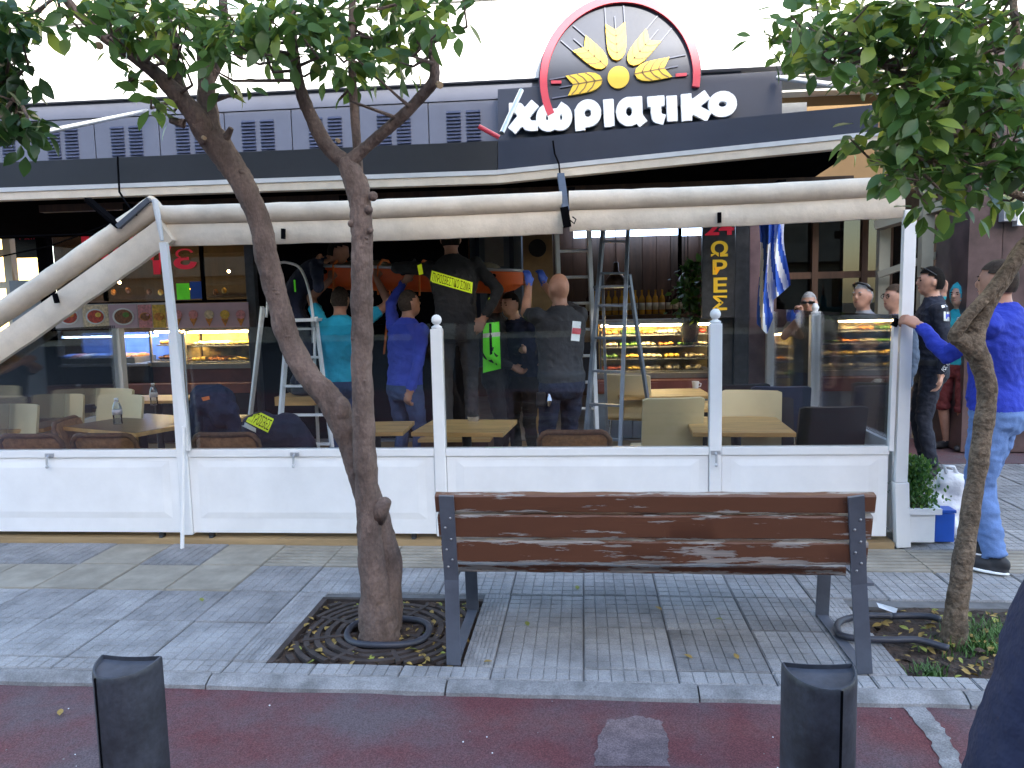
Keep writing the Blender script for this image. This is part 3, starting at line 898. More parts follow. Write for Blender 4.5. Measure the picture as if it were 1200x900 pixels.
def screen(x0, x1, label, post=True, finial=True, fields=1, latch=None):
    t = thing('glass_screen', label, 'screen', ((x0 + x1) / 2, PY, 0), group='white glass screens along the terrace front')
    bd = MB().bb(x0 + .042, x1 - .042, PY + .004, PY + .045, .075, .598).build('panel', 'white_paint', t, bevel=.003)
    raised_panel(x0 + .10, x1 - .10, .175, .575, PY + .0035, bd)
    MB().bb(x0 + .040, x1 - .040, PY - .006, PY + .055, .600, .652).build('rail', 'white_frame', t, bevel=.004)
    MB().bb(x0 + .042, x1 - .042, PY + .020, PY + .028, .653, 1.468).build('pane', 'pane', t)
    if post:
        ps = MB().bb(x1 - .0385, x1 + .0385, PY - .012, PY + .062, .06, 1.435).build('post', 'white_frame', t, bevel=.008)
        if finial:
            MB().lathe([(.0, 1.436), (.034, 1.436), (.036, 1.447), (.02, 1.456), (.015, 1.462), (.025, 1.468), (.033, 1.482), (.034, 1.495), (.029, 1.511), (.016, 1.523), (.0, 1.527)], (x1, PY + .025, 0), 16).build('finial', 'white_frame', ps, True)
    for cx in (x0 + .16, x1 - .2):
        c = MB(); c.cyl((cx - .012, PY + .03, .028), (cx + .012, PY + .03, .028), .028, 14)
        c.bb(cx - .016, cx + .016, PY + .012, PY + .048, .045, .074)
        c.build('castor', 'iron', t, SM)
    if latch is not None:
        hasp(latch, .62, PY - .005, t)
    return t
screen(-4.49, -2.72, 'white glass screen at the far left beneath the fallen awning', True, False, latch=-3.67)
screen(-2.72, -.95, 'white glass screen behind the forked tree trunk', True, True, latch=-1.93)
screen(-.95, .82, 'white glass screen with two ball-topped posts, behind bench', True, True, latch=.82)
screen(.82, 1.92, 'narrow white glass screen nearest the blue-jacketed man', False)
# tall white end posts
t = thing('awning_post', 'tall white post gripped by the blue-jacketed man', 'post', (1.97, 4.95, 0))
MB().bar(at(1057, 640, 4.95), at(1055, 565, 4.93), .085, .06, up=(0, 1, 0)).build('post_foot', 'white_frame', t, bevel=.004)
MB().bar(at(1055, 564, 4.935), at(1066, 246, 4.93), .072, .045, up=(0, 1, 0)).build('post_shaft', 'white_frame', t, bevel=.004)
MB().bar(at(1043, 528, 4.935), at(1049, 380, 4.93), .03, .045, up=(0, 1, 0)).build('clamp_strip', 'white_frame', t, bevel=.003)
MB().bar(at(1047, 382, 4.9), at(1052, 374, 4.9), .03, .03).build('clamp', 'black_matte', t)
t = thing('awning_prop', 'thin white prop leaning from the broken awning corner to the ground', 'prop', gp(213, 645))
MB().bar(at(219, 528, 4.90), at(192, 284, 4.87), .050, .035, up=(0, 1, 0)).build('prop_shaft', 'white_frame', t, bevel=.003)
MB().cyl(at(213.5, 645, 4.82), at(215, 500, 4.86), .013, 10).build('prop_rod', 'white_frame', t, SM)
# screens along the two sides of the terrace (seen through the glass)
def side_screen(x, y0, y1, label, post_top=1.49, fin=True):
    t = thing('glass_screen', label, 'screen', (x, (y0 + y1) / 2, 0), group='glass screens along the terrace sides')
    MB().bb(x - .02, x + .02, y0 + .04, y1 - .04, .08, .60).build('panel', 'white_paint', t)
    MB().bb(x - .03, x + .03, y0 + .04, y1 - .04, .602, .65).build('rail', 'white_frame', t)
    MB().bb(x - .004, x + .004, y0 + .04, y1 - .04, .652, 1.46).build('pane', 'pane', t)
    ps = MB().bb(x - .04, x + .04, y1 - .04, y1 + .04, .04, 1.43).build('post', 'white_frame', t, bevel=.006)
    if fin:
        MB().lathe([(.0, 1.431), (.034, 1.431), (.036, 1.447), (.02, 1.456), (.025, 1.468), (.034, 1.49), (.016, 1.523), (.0, 1.527)], (x, y1, 0), 12).build('finial', 'white_frame', ps, True)
    return t
side_screen(1.97, 5.02, 6.85, 'side glass screen just behind the police officer')
side_screen(1.97, 6.85, 8.45, 'side glass screen under the striped flag', fin=False)
side_screen(-4.42, 5.1, 7.0, 'left side glass screen with pale post before the ice cream counter', fin=False)

# ================================================================ BENCH
bn = thing('park_bench', 'weathered bench with peeling brown planks and dark steel legs, seen from behind', 'bench', (.29, 3.5, 0))
def zat(px, py, Y): return at(px, py, Y).z
bx0, bx1 = -.632, 1.150
def plank(x0, x1, y_, z0, z1, th, ang, mtl, name='back_plank', xf=None):
    rot = Matrix.Rotation(ang, 3, 'X')
    r_ = random.Random(int(z0 * 1000) + int(y_ * 77))
    b = MB(); h = z1 - z0; seg = 30; rings = []
    c = Vector((0, y_, (z0 + z1) / 2))
    for i in range(seg + 1):
        x = x0 + (x1 - x0) * i / seg
        j = [r_.uniform(-.0022, .0022) for _ in range(8)]
        e = .006
        prof = [(-th / 2, -h / 2 + e), (-th / 2 + e, -h / 2), (th / 2 - e, -h / 2), (th / 2, -h / 2 + e), (th / 2, h / 2 - e), (th / 2 - e, h / 2), (-th / 2 + e, h / 2), (-th / 2, h / 2 - e)]
        rings.append([Vector((x, 0, 0)) + c + rot @ Vector((0, p[0] + j[k] * .4, p[1] + j[k])) for k, p in enumerate(prof)])
    b.loft(rings)
    # local origin at the plank so that generated coordinates follow its height
    return b.build(name, mtl, bn, R(35))
tilt = R(11)
for k, (yt, yb, Y_, mt) in enumerate(((579, 601.2, 3.135, 'peel0'), (602.4, 631.6, 3.155, 'peel1'), (632.8, 661, 3.185, 'peel2'))):
    plank(bx0 + .006 * k, bx1 - .004 * k, Y_ + .02, zat(750, yb, Y_), zat(750, yt, Y_), .042, tilt, mt)
for k in range(4):
    y = 3.31 + k * .135
    plank(bx0 + .05, bx1 - .05, y + .06, .403, .441, .122, 0, 'peel3' if k == 0 else 'peel4', 'seat_plank')
for x, sgn in ((-.595, -1), (1.165, 1)):
    b = MB()
    zt = zat(520, 580, 3.12)
    xt = at(523 if sgn < 0 else 1003, 585, 3.108).x
    pts = [Vector((x, 3.245, 0)), Vector((x * .6 + xt * .4, 3.225, .40)), Vector((xt, 3.108, zt))]
    wd = .062
    for p, q in ((pts[0], pts[1]), (pts[1], pts[2])):
        d = (q - p).normalized() * .012
        b.bar(p, q + (d if q is pts[1] else Vector()), wd, .012, up=(0, 1, 0))
    lg = b.build('back_leg', 'bench_steel', bn)
    bb_ = MB()
    for zf, xf_ in ((.70, .012), (.655, -.012), (.60, .01), (.55, -.012), (.50, .01), (.465, -.01)):
        tt = (zf - .40) / (zt - .40); p = pts[1].lerp(pts[2], tt)
        bb_ = MB().sph((p.x + xf_, p.y - .008, p.z), (.006, .004, .006), 8, 6); bb_.build('bolt', 'bolt', lg, True)
    MB().bar((x + .0 * sgn, 3.84, 0), (x, 3.80, .402), .062, .014, up=(0, 1, 0)).build('front_leg', 'bench_steel', bn)
    MB().bar((x, 3.24, .392), (x, 3.83, .392), .05, .012).build('seat_bar', 'bench_steel', bn)
    MB().bar((x, 3.245, .008), (x, 3.84, .008), .05, .008).build('foot_bar', 'bench_steel', bn)

# ================================================================ BOLLARDS
def bollard(px, py, Y, ridge, label):
    p = at(px, py, Y)
    t = thing('bollard', label, 'bollard', (p.x, p.y, -.055), group='dark bollards on the cycle lane edge')
    xf = TR((p.x, p.y, 0))
    # D-shaped section: flat towards the pavement, curved towards the street with a ridge
    def ring(s, z, dip=0):
        out = []
        n = 30
        for k in range(n):
            a = math.pi + math.pi * k / (n - 1)
            r_ = .1 * s
            x, y = r_ * math.cos(a), .045 + 1.28 * r_ * math.sin(a)
            rr = math.exp(-((x - ridge) / .006) ** 2)
            y -= .004 * rr
            out.append(Vector((x, y, z - dip * (-(y - .045) / .115))))
        for k in range(1, 8):
            x = .1 * s * (1 - 2 * k / 8)
            out.append(Vector((x, .045 - .012 * math.sin(math.pi * k / 8) * s, z)))
        return out
    b = MB(xf)
    zt = p.z
    b.loft([ring(1, -.055), ring(1, zt - .02, .012), ring(.995, zt - .006, .012), ring(.97, zt, .012)], caps=False)
    b.build('post', 'bollard', t, R(30))
    # rim and sunk cap
    b = MB(xf)
    b.loft([ring(.97, zt, .012), ring(.93, zt + .001, .012), ring(.90, zt - .012, .014)], caps=False)
    b.add([v for v in ring(.90, zt - .012, .014)], [tuple(range(37))])
    b.build('cap', 'bollard_top', t, R(30))
    b = MB(xf); yr = .045 - 1.28 * math.sqrt(max(0, .1 ** 2 - ridge ** 2))
    b.cyl((ridge, yr - .002, -.05), (ridge, yr - .002, zt - .016), .004, 6)
    b.build('seam', 'black_matte', t)
    return t
bollard(144, 776, 2.12, -.042, 'dark bollard at lower left with its seam left of centre')
bollard(964, 786, 2.10, .026, 'dark bollard at lower right in front of the bench leg')

# ================================================================ TREES
def catmull(pts, rad, per=7):
    out = []; ro = []
    P = [pts[0]] + list(pts) + [pts[-1]]
    for i in range(1, len(P) - 2):
        p0, p1, p2, p3 = P[i - 1], P[i], P[i + 1], P[i + 2]
        for k in range(per):
            t = k / per
            out.append(.5 * ((2 * p1) + (p2 - p0) * t + (2 * p0 - 5 * p1 + 4 * p2 - p3) * t * t + (3 * p1 - p0 - 3 * p2 + p3) * t ** 3))
            ro.append(rad[i - 1] + (rad[i] - rad[i - 1]) * t)
    out.append(pts[-1]); ro.append(rad[-1])
    return out, ro
def limb(b, spec, rough=.10, n=24, seed=0, per=12, fat=.99):
    """spec: (px, py, Y, radius)"""
    pts = [at(s[0], s[1], s[2]) for s in spec]; rad = [s[3] * fat for s in spec]
    pts, rad = catmull(pts, rad, per)
    i0 = len(b.v)
    b.tube(pts, rad, n)
    for i in range(len(pts)):
        for k in range(n):
            v = b.v[i0 + i * n + k]
            d = (v - pts[i])
            w3 = Vector((v.x * 1.6, v.y * 1.6, v.z))
            f = 1 + rough * (noise.noise(v * 9 + Vector((seed, 0, 0))) * 1.4 + noise.noise(w3 * 30) * .75 + noise.noise(w3 * 62) * .45)
            b.v[i0 + i * n + k] = pts[i] + d * f
    return pts
def knots(b, pts, rad_, count, seed, size=.02):
    r_ = random.Random(seed)
    for _ in range(count):
        i = r_.randrange(len(pts))
        a = r_.uniform(0, 2 * math.pi)
        d = Vector((math.cos(a), -abs(math.sin(a)), r_.uniform(-.2, .2)))
        s = size * r_.uniform(.45, 1)
        b.sph(pts[i] + d * rad_ * .86, (s, s, s * .7), 8, 6)
LEAF = []
def leaf_mesh(seed, mname):
    r_ = random.Random(seed)
    cup = r_.uniform(.05, .16); droop = r_.uniform(.05, .3); tw = r_.uniform(-.1, .1)
    prof = [(0, .015), (.12, .10), (.30, .235), (.50, .27), (.70, .21), (.88, .09), (1, .0)]
    vs = []; fs = []
    for t, w_ in prof:
        z = -droop * t * t
        vs += [(-w_ + tw * t * .2, t, z + cup * w_ * 2), (tw * t * .2, t, z), (w_ + tw * t * .2, t, z + cup * w_ * 2)]
    for i in range(len(prof) - 1):
        a = 3 * i
        fs += [(a, a + 1, a + 4, a + 3), (a + 1, a + 2, a + 5, a + 4)]
    return vs, fs
def leaf_pose(r_, c, rad, out_bias=.6, down=.35, size=(.060, .108)):
    d = Vector((r_.gauss(0, 1), r_.gauss(0, 1), r_.gauss(0, 1))).normalized()
    p = c + d * rad * (r_.random() ** .5)
    ax = (d * out_bias + Vector((r_.gauss(0, .6), r_.gauss(0, .6), r_.gauss(0, .5) - down))).normalized()
    nrm = Vector((r_.gauss(0, .6), r_.gauss(0, .6) - .35, 1.0 + r_.gauss(0, .4)))
    x = ax.cross(nrm).normalized(); z = x.cross(ax)
    s = r_.uniform(*size)
    return Matrix(((x.x * s, ax.x * s, z.x * s, p.x), (x.y * s, ax.y * s, z.y * s, p.y), (x.z * s, ax.z * s, z.z * s, p.z), (0, 0, 0, 1)))
def nearest(pts, p):
    return min(pts, key=lambda q: (q - p).length_squared)
def crown(tree, clusters, Yc, limb_pts, seed, dens=1.0, above=None, n_obj=260, mname='leaf', depth=.55):
    r_ = random.Random(seed)
    protos = []
    for k in range(5):
        vs, fs = leaf_mesh(seed * 10 + k, mname)
        protos.append((MB().add(vs, fs).mesh('leaf', mname, True), vs, fs))
    poses = []; tw = MB()
    for (px, py, rp, *ex_) in clusters:
        k_ = ex_[0] if ex_ else 1.0
        nsub = max(1, int((rp / 10.5) ** 1.45 * .62 + .5))
        for s in range(nsub):
            a = r_.uniform(0, 6.28); rr = rp * (r_.random() ** .5) * .8
            Y = Yc + r_.uniform(-depth, depth)
            c = at(px + rr * math.cos(a), py + rr * math.sin(a), Y)
            sub = .085
            for _ in range(int(15 * dens * k_)):
                poses.append((leaf_pose(r_, c, sub), Y, True))
            q = nearest(limb_pts, c)
            if (q - c).length < 1.6:
                mid = q.lerp(c, .55) + Vector((r_.gauss(0, .05), r_.gauss(0, .05), -.04))
                tw.tube([q, mid, c], [.009, .006, .003], 5, caps=False)
    if above:
        cx, cy_, cz, rx, ry, rz, cnt = above
        for _ in range(cnt):
            d = Vector((r_.gauss(0, 1), r_.gauss(0, 1), r_.gauss(0, 1))).normalized() * (r_.random() ** .33)
            c = Vector((cx + d.x * rx, cy_ + d.y * ry, cz + d.z * rz))
            if noise.noise(c * 2.3) < -.22: continue
            for _k in range(9):
                poses.append((leaf_pose(r_, c, .10, size=(.06, .10)), c.y, False))
    vis = sorted([p for p in poses if p[2]], key=lambda p: p[1])
    for m_, _y, _v in vis[:n_obj]:
        inst('leaf', r_.choice(protos)[0], tree, m_)
    b = MB()
    for m_, _y, _v in vis[n_obj:] + [p for p in poses if not p[2]]:
        pr = r_.choice(protos)
        b.add([m_ @ Vector(v) for v in pr[1]], pr[2])
    tag(b.build('crown', mname, tree, True), kind='stuff')
    if tw.v: tag(tw.build('twigs', 'bark', tree), kind='stuff')

# --- the forked orange tree left of the bench
t1 = thing('orange_tree', 'forked orange tree with two brown stems beside the bench', 'tree', (-1.02, 3.52, 0))
b = MB()
A = limb(b, [(446, 760, 3.52, .115), (443, 735, 3.52, .098), (440, 690, 3.52, .075), (432, 610, 3.52, .058), (427, 520, 3.5, .052), (424, 420, 3.48, .050), (424, 330, 3.46, .049), (424, 262, 3.45, .050), (419, 222, 3.45, .056), (404, 186, 3.45, .040)], .12, seed=1)
knots(b, A, .045, 60, 4, .0155)
b.tube([at(440, 606, 3.53), at(447, 596, 3.51), at(453, 587, 3.49)], [.05, .04, .026], 12); b.sph(at(444, 600, 3.54), (.045, .045, .07), 10, 8)
for q in ((437, 230, .022), (412, 262, .018), (432, 246, .02), (434, 270, .015)): b.sph(at(q[0], q[1], 3.42), (q[2],) * 3, 10, 8)
B = limb(b, [(452, 735, 3.58, .085), (452, 660, 3.6, .075), (437, 600, 3.6, .068), (419, 545, 3.6, .062), (404, 500, 3.6, .068), (388, 470, 3.6, .066), (362, 440, 3.6, .058), (341, 405, 3.6, .054), (325, 350, 3.58, .053), (313, 300, 3.56, .055), (305, 262, 3.55, .050), (285, 215, 3.53, .054), (262, 180, 3.52, .060), (246, 158, 3.5, .062)], .11, seed=2)
knots(b, B, .05, 45, 9, .017)
b.sph(at(400, 482, 3.58), (.05, .05, .075), 12, 8)
b.build('trunk', 'bark', t1, True)
LP = list(A[len(A) // 2:]) + list(B[len(B) // 2:])
for k, spec in enumerate((
        [(246, 165, 3.5, .055), (225, 130, 3.45, .046), (195, 98, 3.42, .036), (160, 68, 3.4, .028), (115, 38, 3.38, .022), (72, -8, 3.36, .018), (50, -60, 3.35, .012)],
        [(248, 165, 3.5, .056), (243, 125, 3.52, .044), (241, 85, 3.55, .036), (233, 40, 3.58, .030), (205, 5, 3.6, .024), (180, -60, 3.6, .014)],
        [(240, 100, 3.54, .032), (255, 70, 3.6, .028), (262, 30, 3.65, .024), (258, -50, 3.7, .014)],
        [(218, 122, 3.46, .030), (205, 80, 3.5, .024), (200, 30, 3.55, .02), (150, -40, 3.6, .012)],
        [(404, 190, 3.45, .036), (384, 172, 3.44, .034), (366, 140, 3.43, .030), (352, 105, 3.42, .027), (343, 60, 3.42, .026), (340, 20, 3.42, .024), (330, -60, 3.42, .014)],
        [(420, 235, 3.47, .022), (420, 205, 3.48, .022), (418, 165, 3.5, .020), (414, 110, 3.52, .019), (412, 40, 3.55, .018), (415, -50, 3.55, .012)],
        [(405, 194, 3.45, .036), (430, 172, 3.44, .026), (458, 148, 3.43, .026), (480, 128, 3.42, .026), (500, 106, 3.41, .024), (509, 92, 3.41, .024), (508, 66, 3.42, .022), (499, 40, 3.44, .018), (487, 5, 3.46, .016), (470, -60, 3.5, .01)])):
    b = MB(); pts = limb(b, spec, .10, 12, seed=k + 5)
    LP += pts
    b.build('limb', 'bark', t1, True)
for px, py, Y, s in ((115, 53, 3.34, .018), (239, 47, 3.50, .014), (514, 99, 3.38, .016), (238, 161, 3.43, .010), (395, 164, 3.4, .010)):
    MB().cyl(at(px, py, Y), at(px + 2, py + 1, Y - .02), s * .9, 10).build('cut_stub', 'cut_wood', t1)
for p, q in ((at(262, 168, 3.5), at(271, 150, 3.48)), (at(216, 145, 3.45), at(199, 141, 3.44))):
    MB().tube([p, q], [.022, .012], 8).build('stub', 'bark', t1)
crown(t1, [(45, 5, 40, .8), (110, 8, 42), (150, 30, 34), (165, 55, 28), (120, 45, 18, .6), (190, 25, 40), (235, 12, 42), (268, 38, 32), (258, 70, 18, .7), (205, 70, 22, .6), (275, 95, 10, .5), (172, 118, 9, .5), (186, 126, 8, .5), (165, 85, 14, .6),
           (300, 20, 40), (318, 50, 20, .7), (345, 15, 38), (380, 25, 36), (372, 62, 22, .8), (395, 78, 24, .9), (420, 50, 30), (440, 78, 22), (415, 105, 12, .8), (460, 65, 18, .7), (455, 25, 38), (490, 15, 30), (520, 8, 28), (478, 55, 14, .6), (548, 4, 14, .6)],
      3.45, LP, 21, 1.08, above=(-1.3, 3.6, 3.75, 1.75, 1.0, .62, 330), depth=.40)

# --- tree on the right edge
t2 = thing('orange_tree', 'crooked orange tree with dense leaves in front of the blue-jacketed man', 'tree', (1.68, 3.62, 0))
b = MB()
A = limb(b, [(1113, 765, 3.62, .070), (1118, 740, 3.62, .055), (1124, 690, 3.62, .047), (1131, 640, 3.62, .043), (1142, 570, 3.62, .041), (1152, 505, 3.6, .040), (1157, 460, 3.58, .041), (1150, 428, 3.56, .046), (1140, 402, 3.55, .050), (1150, 370, 3.54, .040), (1170, 335, 3.53, .035), (1195, 298, 3.52, .034), (1225, 255, 3.5, .030), (1250, 180, 3.5, .026)], .10, seed=12)
B2 = limb(b, [(1150, 425, 3.56, .030), (1128, 400, 3.53, .036), (1120, 393, 3.52, .030), (1133, 372, 3.5, .026), (1158, 345, 3.5, .026), (1180, 318, 3.5, .028), (1200, 290, 3.5, .028)], .1, seed=13)
knots(b, A, .04, 30, 3, .012)
b.build('trunk', 'bark_pale', t2, True)
LP2 = []
for k, spec in enumerate((
        [(1225, 255, 3.5, .028), (1215, 190, 3.45, .024), (1195, 120, 3.45, .02), (1190, 30, 3.45, .016), (1180, -60, 3.45, .012)],
        [(1215, 220, 3.48, .022), (1160, 160, 3.42, .016), (1090, 110, 3.38, .013), (1030, 75, 3.35, .011), (980, 60, 3.32, .008)],
        [(1220, 240, 3.48, .02), (1160, 215, 3.4, .014), (1100, 190, 3.36, .01), (1060, 190, 3.33, .008)])):
    b = MB(); LP2 += limb(b, spec, .1, 10, seed=k + 30); b.build('limb', 'bark_pale', t2, True)
crown(t2, [(905, 35, 16, .7), (925, 55, 16, .7), (925, 18, 22), (950, 45, 28), (960, 15, 30), (985, 55, 32), (985, 20, 32), (1010, 85, 26), (1020, 40, 38), (1040, 15, 40), (1050, 75, 42), (1075, 35, 42), (1035, 115, 32), (1100, 70, 45), (1110, 20, 40), (1150, 40, 45), (1190, 40, 42),
           (1150, 100, 45), (1190, 110, 42), (1085, 120, 42), (1060, 150, 36), (1040, 175, 26), (1105, 160, 42), (1150, 155, 42), (1190, 170, 38), (1075, 190, 32), (1120, 200, 36), (1160, 205, 34), (1195, 210, 25), (1060, 215, 22), (1095, 225, 24), (1130, 232, 18, .8), (1080, 240, 12, .8), (1000, 165, 10, .7), (1015, 172, 10, .7), (1030, 205, 12, .7), (1165, 225, 16, .7)],
      3.40, LP2, 44, 1.05, above=(2.0, 3.4, 3.75, 1.1, .9, .62, 220), depth=.38)

# --- a third tree whose crown only enters the frame at the left edge
t3 = thing('orange_tree', 'dark leafy branch of an orange tree entering at the upper left edge', 'tree', (-3.45, 3.55, 0))
b = MB(); A3 = limb(b, [(-215, 745, 3.55, .09), (-215, 600, 3.55, .07), (-205, 400, 3.55, .06), (-195, 250, 3.5, .055), (-160, 150, 3.48, .045)], .1, seed=40)
b.build('trunk', 'bark', t3, True)
b = MB(); A3 += limb(b, [(-160, 150, 3.48, .035), (-110, 110, 3.4, .025), (-60, 85, 3.35, .018), (-10, 90, 3.3, .010), (20, 110, 3.3, .006)], .1, 10, seed=41)
b.build('limb', 'bark', t3, True)
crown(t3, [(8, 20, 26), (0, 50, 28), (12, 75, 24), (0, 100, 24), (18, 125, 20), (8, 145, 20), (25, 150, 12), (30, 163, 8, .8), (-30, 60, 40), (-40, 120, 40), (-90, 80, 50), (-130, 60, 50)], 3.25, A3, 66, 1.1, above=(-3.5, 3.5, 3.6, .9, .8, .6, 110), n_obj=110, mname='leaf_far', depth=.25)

# ================================================================ TREE PIT CONTENTS
gr = thing('tree_grate', 'round-ribbed iron grate around the forked tree, half buried in leaves', 'grate', (-1.0, 3.6, 0))
cx, cy0 = -1.0, 3.60
def ring_slat(r0, r1, z0, z1, a0_, a1_, name, m_, parent, clip, n=44):
    b = MB(); prev = None
    rings = []
    for i in range(n + 1):
        a = a0_ + (a1_ - a0_) * i / n
        ca, sa = math.cos(a), math.sin(a)
        if clip and not (P1[0] + .03 < cx + r1 * ca < P1[1] - .02 and P1[2] + .02 < cy0 + r1 * sa < P1[3] - .03):
            if len(rings) > 1: MB().loft(rings).build(name, m_, parent)
            rings = []; continue
        dz = .006 * noise.noise(Vector((ca * 2, sa * 2, r0 * 9)))
        rings.append([Vector((cx + r_ * ca, cy0 + r_ * sa, z + dz)) for r_, z in ((r0, z0), (r1, z0), (r1, z1), (r0, z1))])
    if len(rings) > 1: MB().loft(rings).build(name, m_, parent)
for r0 in (.165, .215, .265, .315, .365, .415, .465):
    ring_slat(r0, r0 + .026, -.02, -.002, R(20), R(379), 'grate_ring', 'rust', gr, True)
for k in range(8):
    a = R(22 + 45 * k)
    MB().bar((cx + .14 * math.cos(a), cy0 + .14 * math.sin(a), -.006), (cx + .40 * math.cos(a), cy0 + .36 * math.sin(a), -.006), .022, .014).build('grate_bar', 'rust', gr)
MB().bb(P1[0], P1[0] + .03, P1[2], P1[3], -.03, .002).build('grate_frame', 'rust', gr)
MB().bb(P1[0], P1[1], P1[3] - .03, P1[3], -.03, .003).build('grate_frame', 'rust', gr)
b = MB(); pts = [(cx + .03 + .2 * math.cos(a), cy0 - .05 + .165 * math.sin(a), .012 + .006 * math.sin(3 * a)) for a in [2 * math.pi * i / 40 for i in range(41)]]
b.tube(pts, .016, 10, caps=False); tag(b.build('drip_hose', 'hose', None, True), 'black irrigation hose coiled round the forked tree base', 'hose')
hp = [gp(1045, 722, .03), gp(1010, 722, .03), gp(985, 728, .03), gp(982, 740, .03), gp(995, 747, .03), gp(1040, 750, .03), gp(1075, 750, .03), gp(1112, 760, .02)]
hp, hr = catmull(hp, [.016] * len(hp), 6)
b = MB(); b.tube(hp, hr, 10); b.tube(catmull([gp(1045, 722, .03), gp(1085, 722, .03), gp(1102, 726, .03)], [.016] * 3, 5)[0], .016, 10)
tag(b.build('drip_hose', 'hose', None, True), 'black hose looping over the soil beside the right bench leg', 'hose')
tag(MB().add([gp(1027, 706, .03), gp(1052, 713, .05), gp(1050, 719, .03), gp(1030, 712, .03)], [(0, 1, 2, 3), (3, 2, 1, 0)][:1]).build('paper_scrap', 'paper'), 'white paper scrap lying on the soil under right tree', 'paper')
def litter(p, count, seed, names, cond=None):
    r_ = random.Random(seed)
    b = MB(); vs0, fs0 = leaf_mesh(5, '')
    for _ in range(count):
        x, y = r_.uniform(p[0] + .03, p[1] - .03), r_.uniform(p[2] + .02, p[3] - .02)
        if cond and not cond(x, y): continue
        s = r_.uniform(.025, .06)
        m_ = Matrix.Translation((x, y, -.012 + r_.uniform(0, .012))) @ Euler((r_.gauss(0, .3), r_.gauss(0, .3), r_.uniform(0, 6.28))).to_matrix().to_4x4() @ Matrix.Scale(s, 4)
        b.cur = 0 if r_.random() < .6 else (1 if r_.random() < .5 else 2)
        b.add([m_ @ Vector(v) for v in vs0], fs0)
    o = b.build('leaf_litter', ('dead_leaf', 'green_leaf_fallen', 'soil'))
    return tag(o, names, 'leaf litter', kind='stuff')
litter(P1, 230, 2, 'dry leaves scattered over the tree grate')
litter(P2, 260, 3, 'dry leaves scattered over the soil under right tree')
b = MB(); r_ = random.Random(8)
def blade(b, x, y, h, r_):
    a = r_.uniform(0, 6.28); d = Vector((math.cos(a), math.sin(a), 0)); s = Vector((-d.y, d.x, 0)) * .0035
    l = r_.uniform(.2, .9) * h
    p = Vector((x, y, -.03))
    b.add([p - s, p + s, p + d * l * .35 + Vector((0, 0, h * .6)) + s * .7, p + d * l * .35 + Vector((0, 0, h * .6)) - s * .7, p + d * l + Vector((0, 0, h))], [(0, 1, 2, 3), (3, 2, 4)])
for _ in range(700):
    q = gp(r_.gauss(1148, 24), r_.gauss(746, 10), 0)
    blade(b, q.x, q.y, r_.uniform(.02, .075), r_)
for _ in range(220):
    q = gp(r_.gauss(1090, 9), r_.gauss(785, 4), 0)
    blade(b, q.x, q.y, r_.uniform(.02, .05), r_)
tag(b.build('grass', 'grass'), 'green grass tuft at the foot of right tree', 'grass', kind='stuff')
vs0, fs0 = leaf_mesh(7, '')
fl = [MB().add(vs0, fs0).mesh('fallen_leaf', m_, True) for m_ in ('dead_leaf', 'green_leaf_fallen')]
for k, (px, py, a) in enumerate(((590, 811, 1.5), (619, 735, .3), (577, 776, 2.2), (776, 716, .9), (838, 726, 4), (812, 773, 1), (865, 774, .2), (677, 692, .1), (1035, 813, 1), (70, 840, .5), (238, 706, .8))):
    p = gp(px, py, .003 if py < 805 else -.036)
    o = inst('fallen_leaf', fl[k % 3 == 1], None, Matrix.Translation(p + Vector((0, 0, .006))) @ Matrix.Rotation(a, 4, 'Z') @ Matrix.Rotation(.25, 4, 'X') @ Matrix.Scale(.045, 4))
    tag(o, 'small dry yellow leaf lying on the ground before the cafe', 'leaf', 'fallen leaves on the pavement')

# gravel specks on the lane
r_ = random.Random(77); b = MB()
for _ in range(40):
    p = gp(r_.uniform(-20, 1220), r_.uniform(812, 905), -.04); s_ = r_.uniform(.0015, .004)
    b.cur = 0 if r_.random() < .5 else 1
    b.sph(p + Vector((0, 0, s_ * .4)), (s_, s_ * r_.uniform(.7, 1.3), s_ * .6), 6, 4)
tag(b.build('gravel_specks', ('paper', 'concrete')), 'tiny pale grit scattered on the red lane', 'grit', kind='stuff')

# ================================================================ SHOP FRONT AND INTERIOR
def pbox(px0, py0, px1, py1, Y, th, name, m_, parent=None, bevel=0):
    """upright box whose front face spans the given picture corners at depth Y"""
    p, q = at(px0, (py0 + py1) / 2, Y), at(px1, (py0 + py1) / 2, Y)
    zt = at((px0 + px1) / 2, py0, Y).z; zb = at((px0 + px1) / 2, py1, Y).z
    return MB().bb(p.x, q.x, Y, Y + th, zb, zt).build(name, m_, parent, bevel=bevel)
shop = thing('bakery_interior', 'dim wood-lined bakery room behind the terrace', 'shop', (-2, 9.6, 0.05))
MB().bb(-9, 2.2, 12.6, 12.75, .05, 3.0).build('back_wall', 'wood_dark', shop)
MB().bb(-9, 2.2, 8.62, 12.6, 2.72, 2.85).build('ceiling', 'wood_dark', shop)
MB().bb(2.0, 2.15, 8.95, 12.6, .05, 2.7).build('side_wall', 'marble_brown', shop)
MB().bb(-9, 1.62, 8.4, 8.6, 2.46, 3.2).build('lintel', 'black_matte', shop)
xa, xb = at(590, 300, 10.6).x, at(836, 300, 10.6).x
n = 15
for k in range(n):
    x = xa + (xb - xa) * k / n
    MB().bb(x + .004, x + (xb - xa) / n - .004, 10.6 + (.004 if k % 2 else 0), 10.63, 1.1, 2.7).build('wall_plank', 'wood_frame' if k % 3 else 'wood_dark', shop)
# black sheet added to stand in for the shaded room behind the rescuers
MB().bb(at(303, 400, 8.7).x, at(551, 400, 8.7).x, 8.7, 8.76, .05, 2.7).build('shade_sheet', 'black_matte', shop)
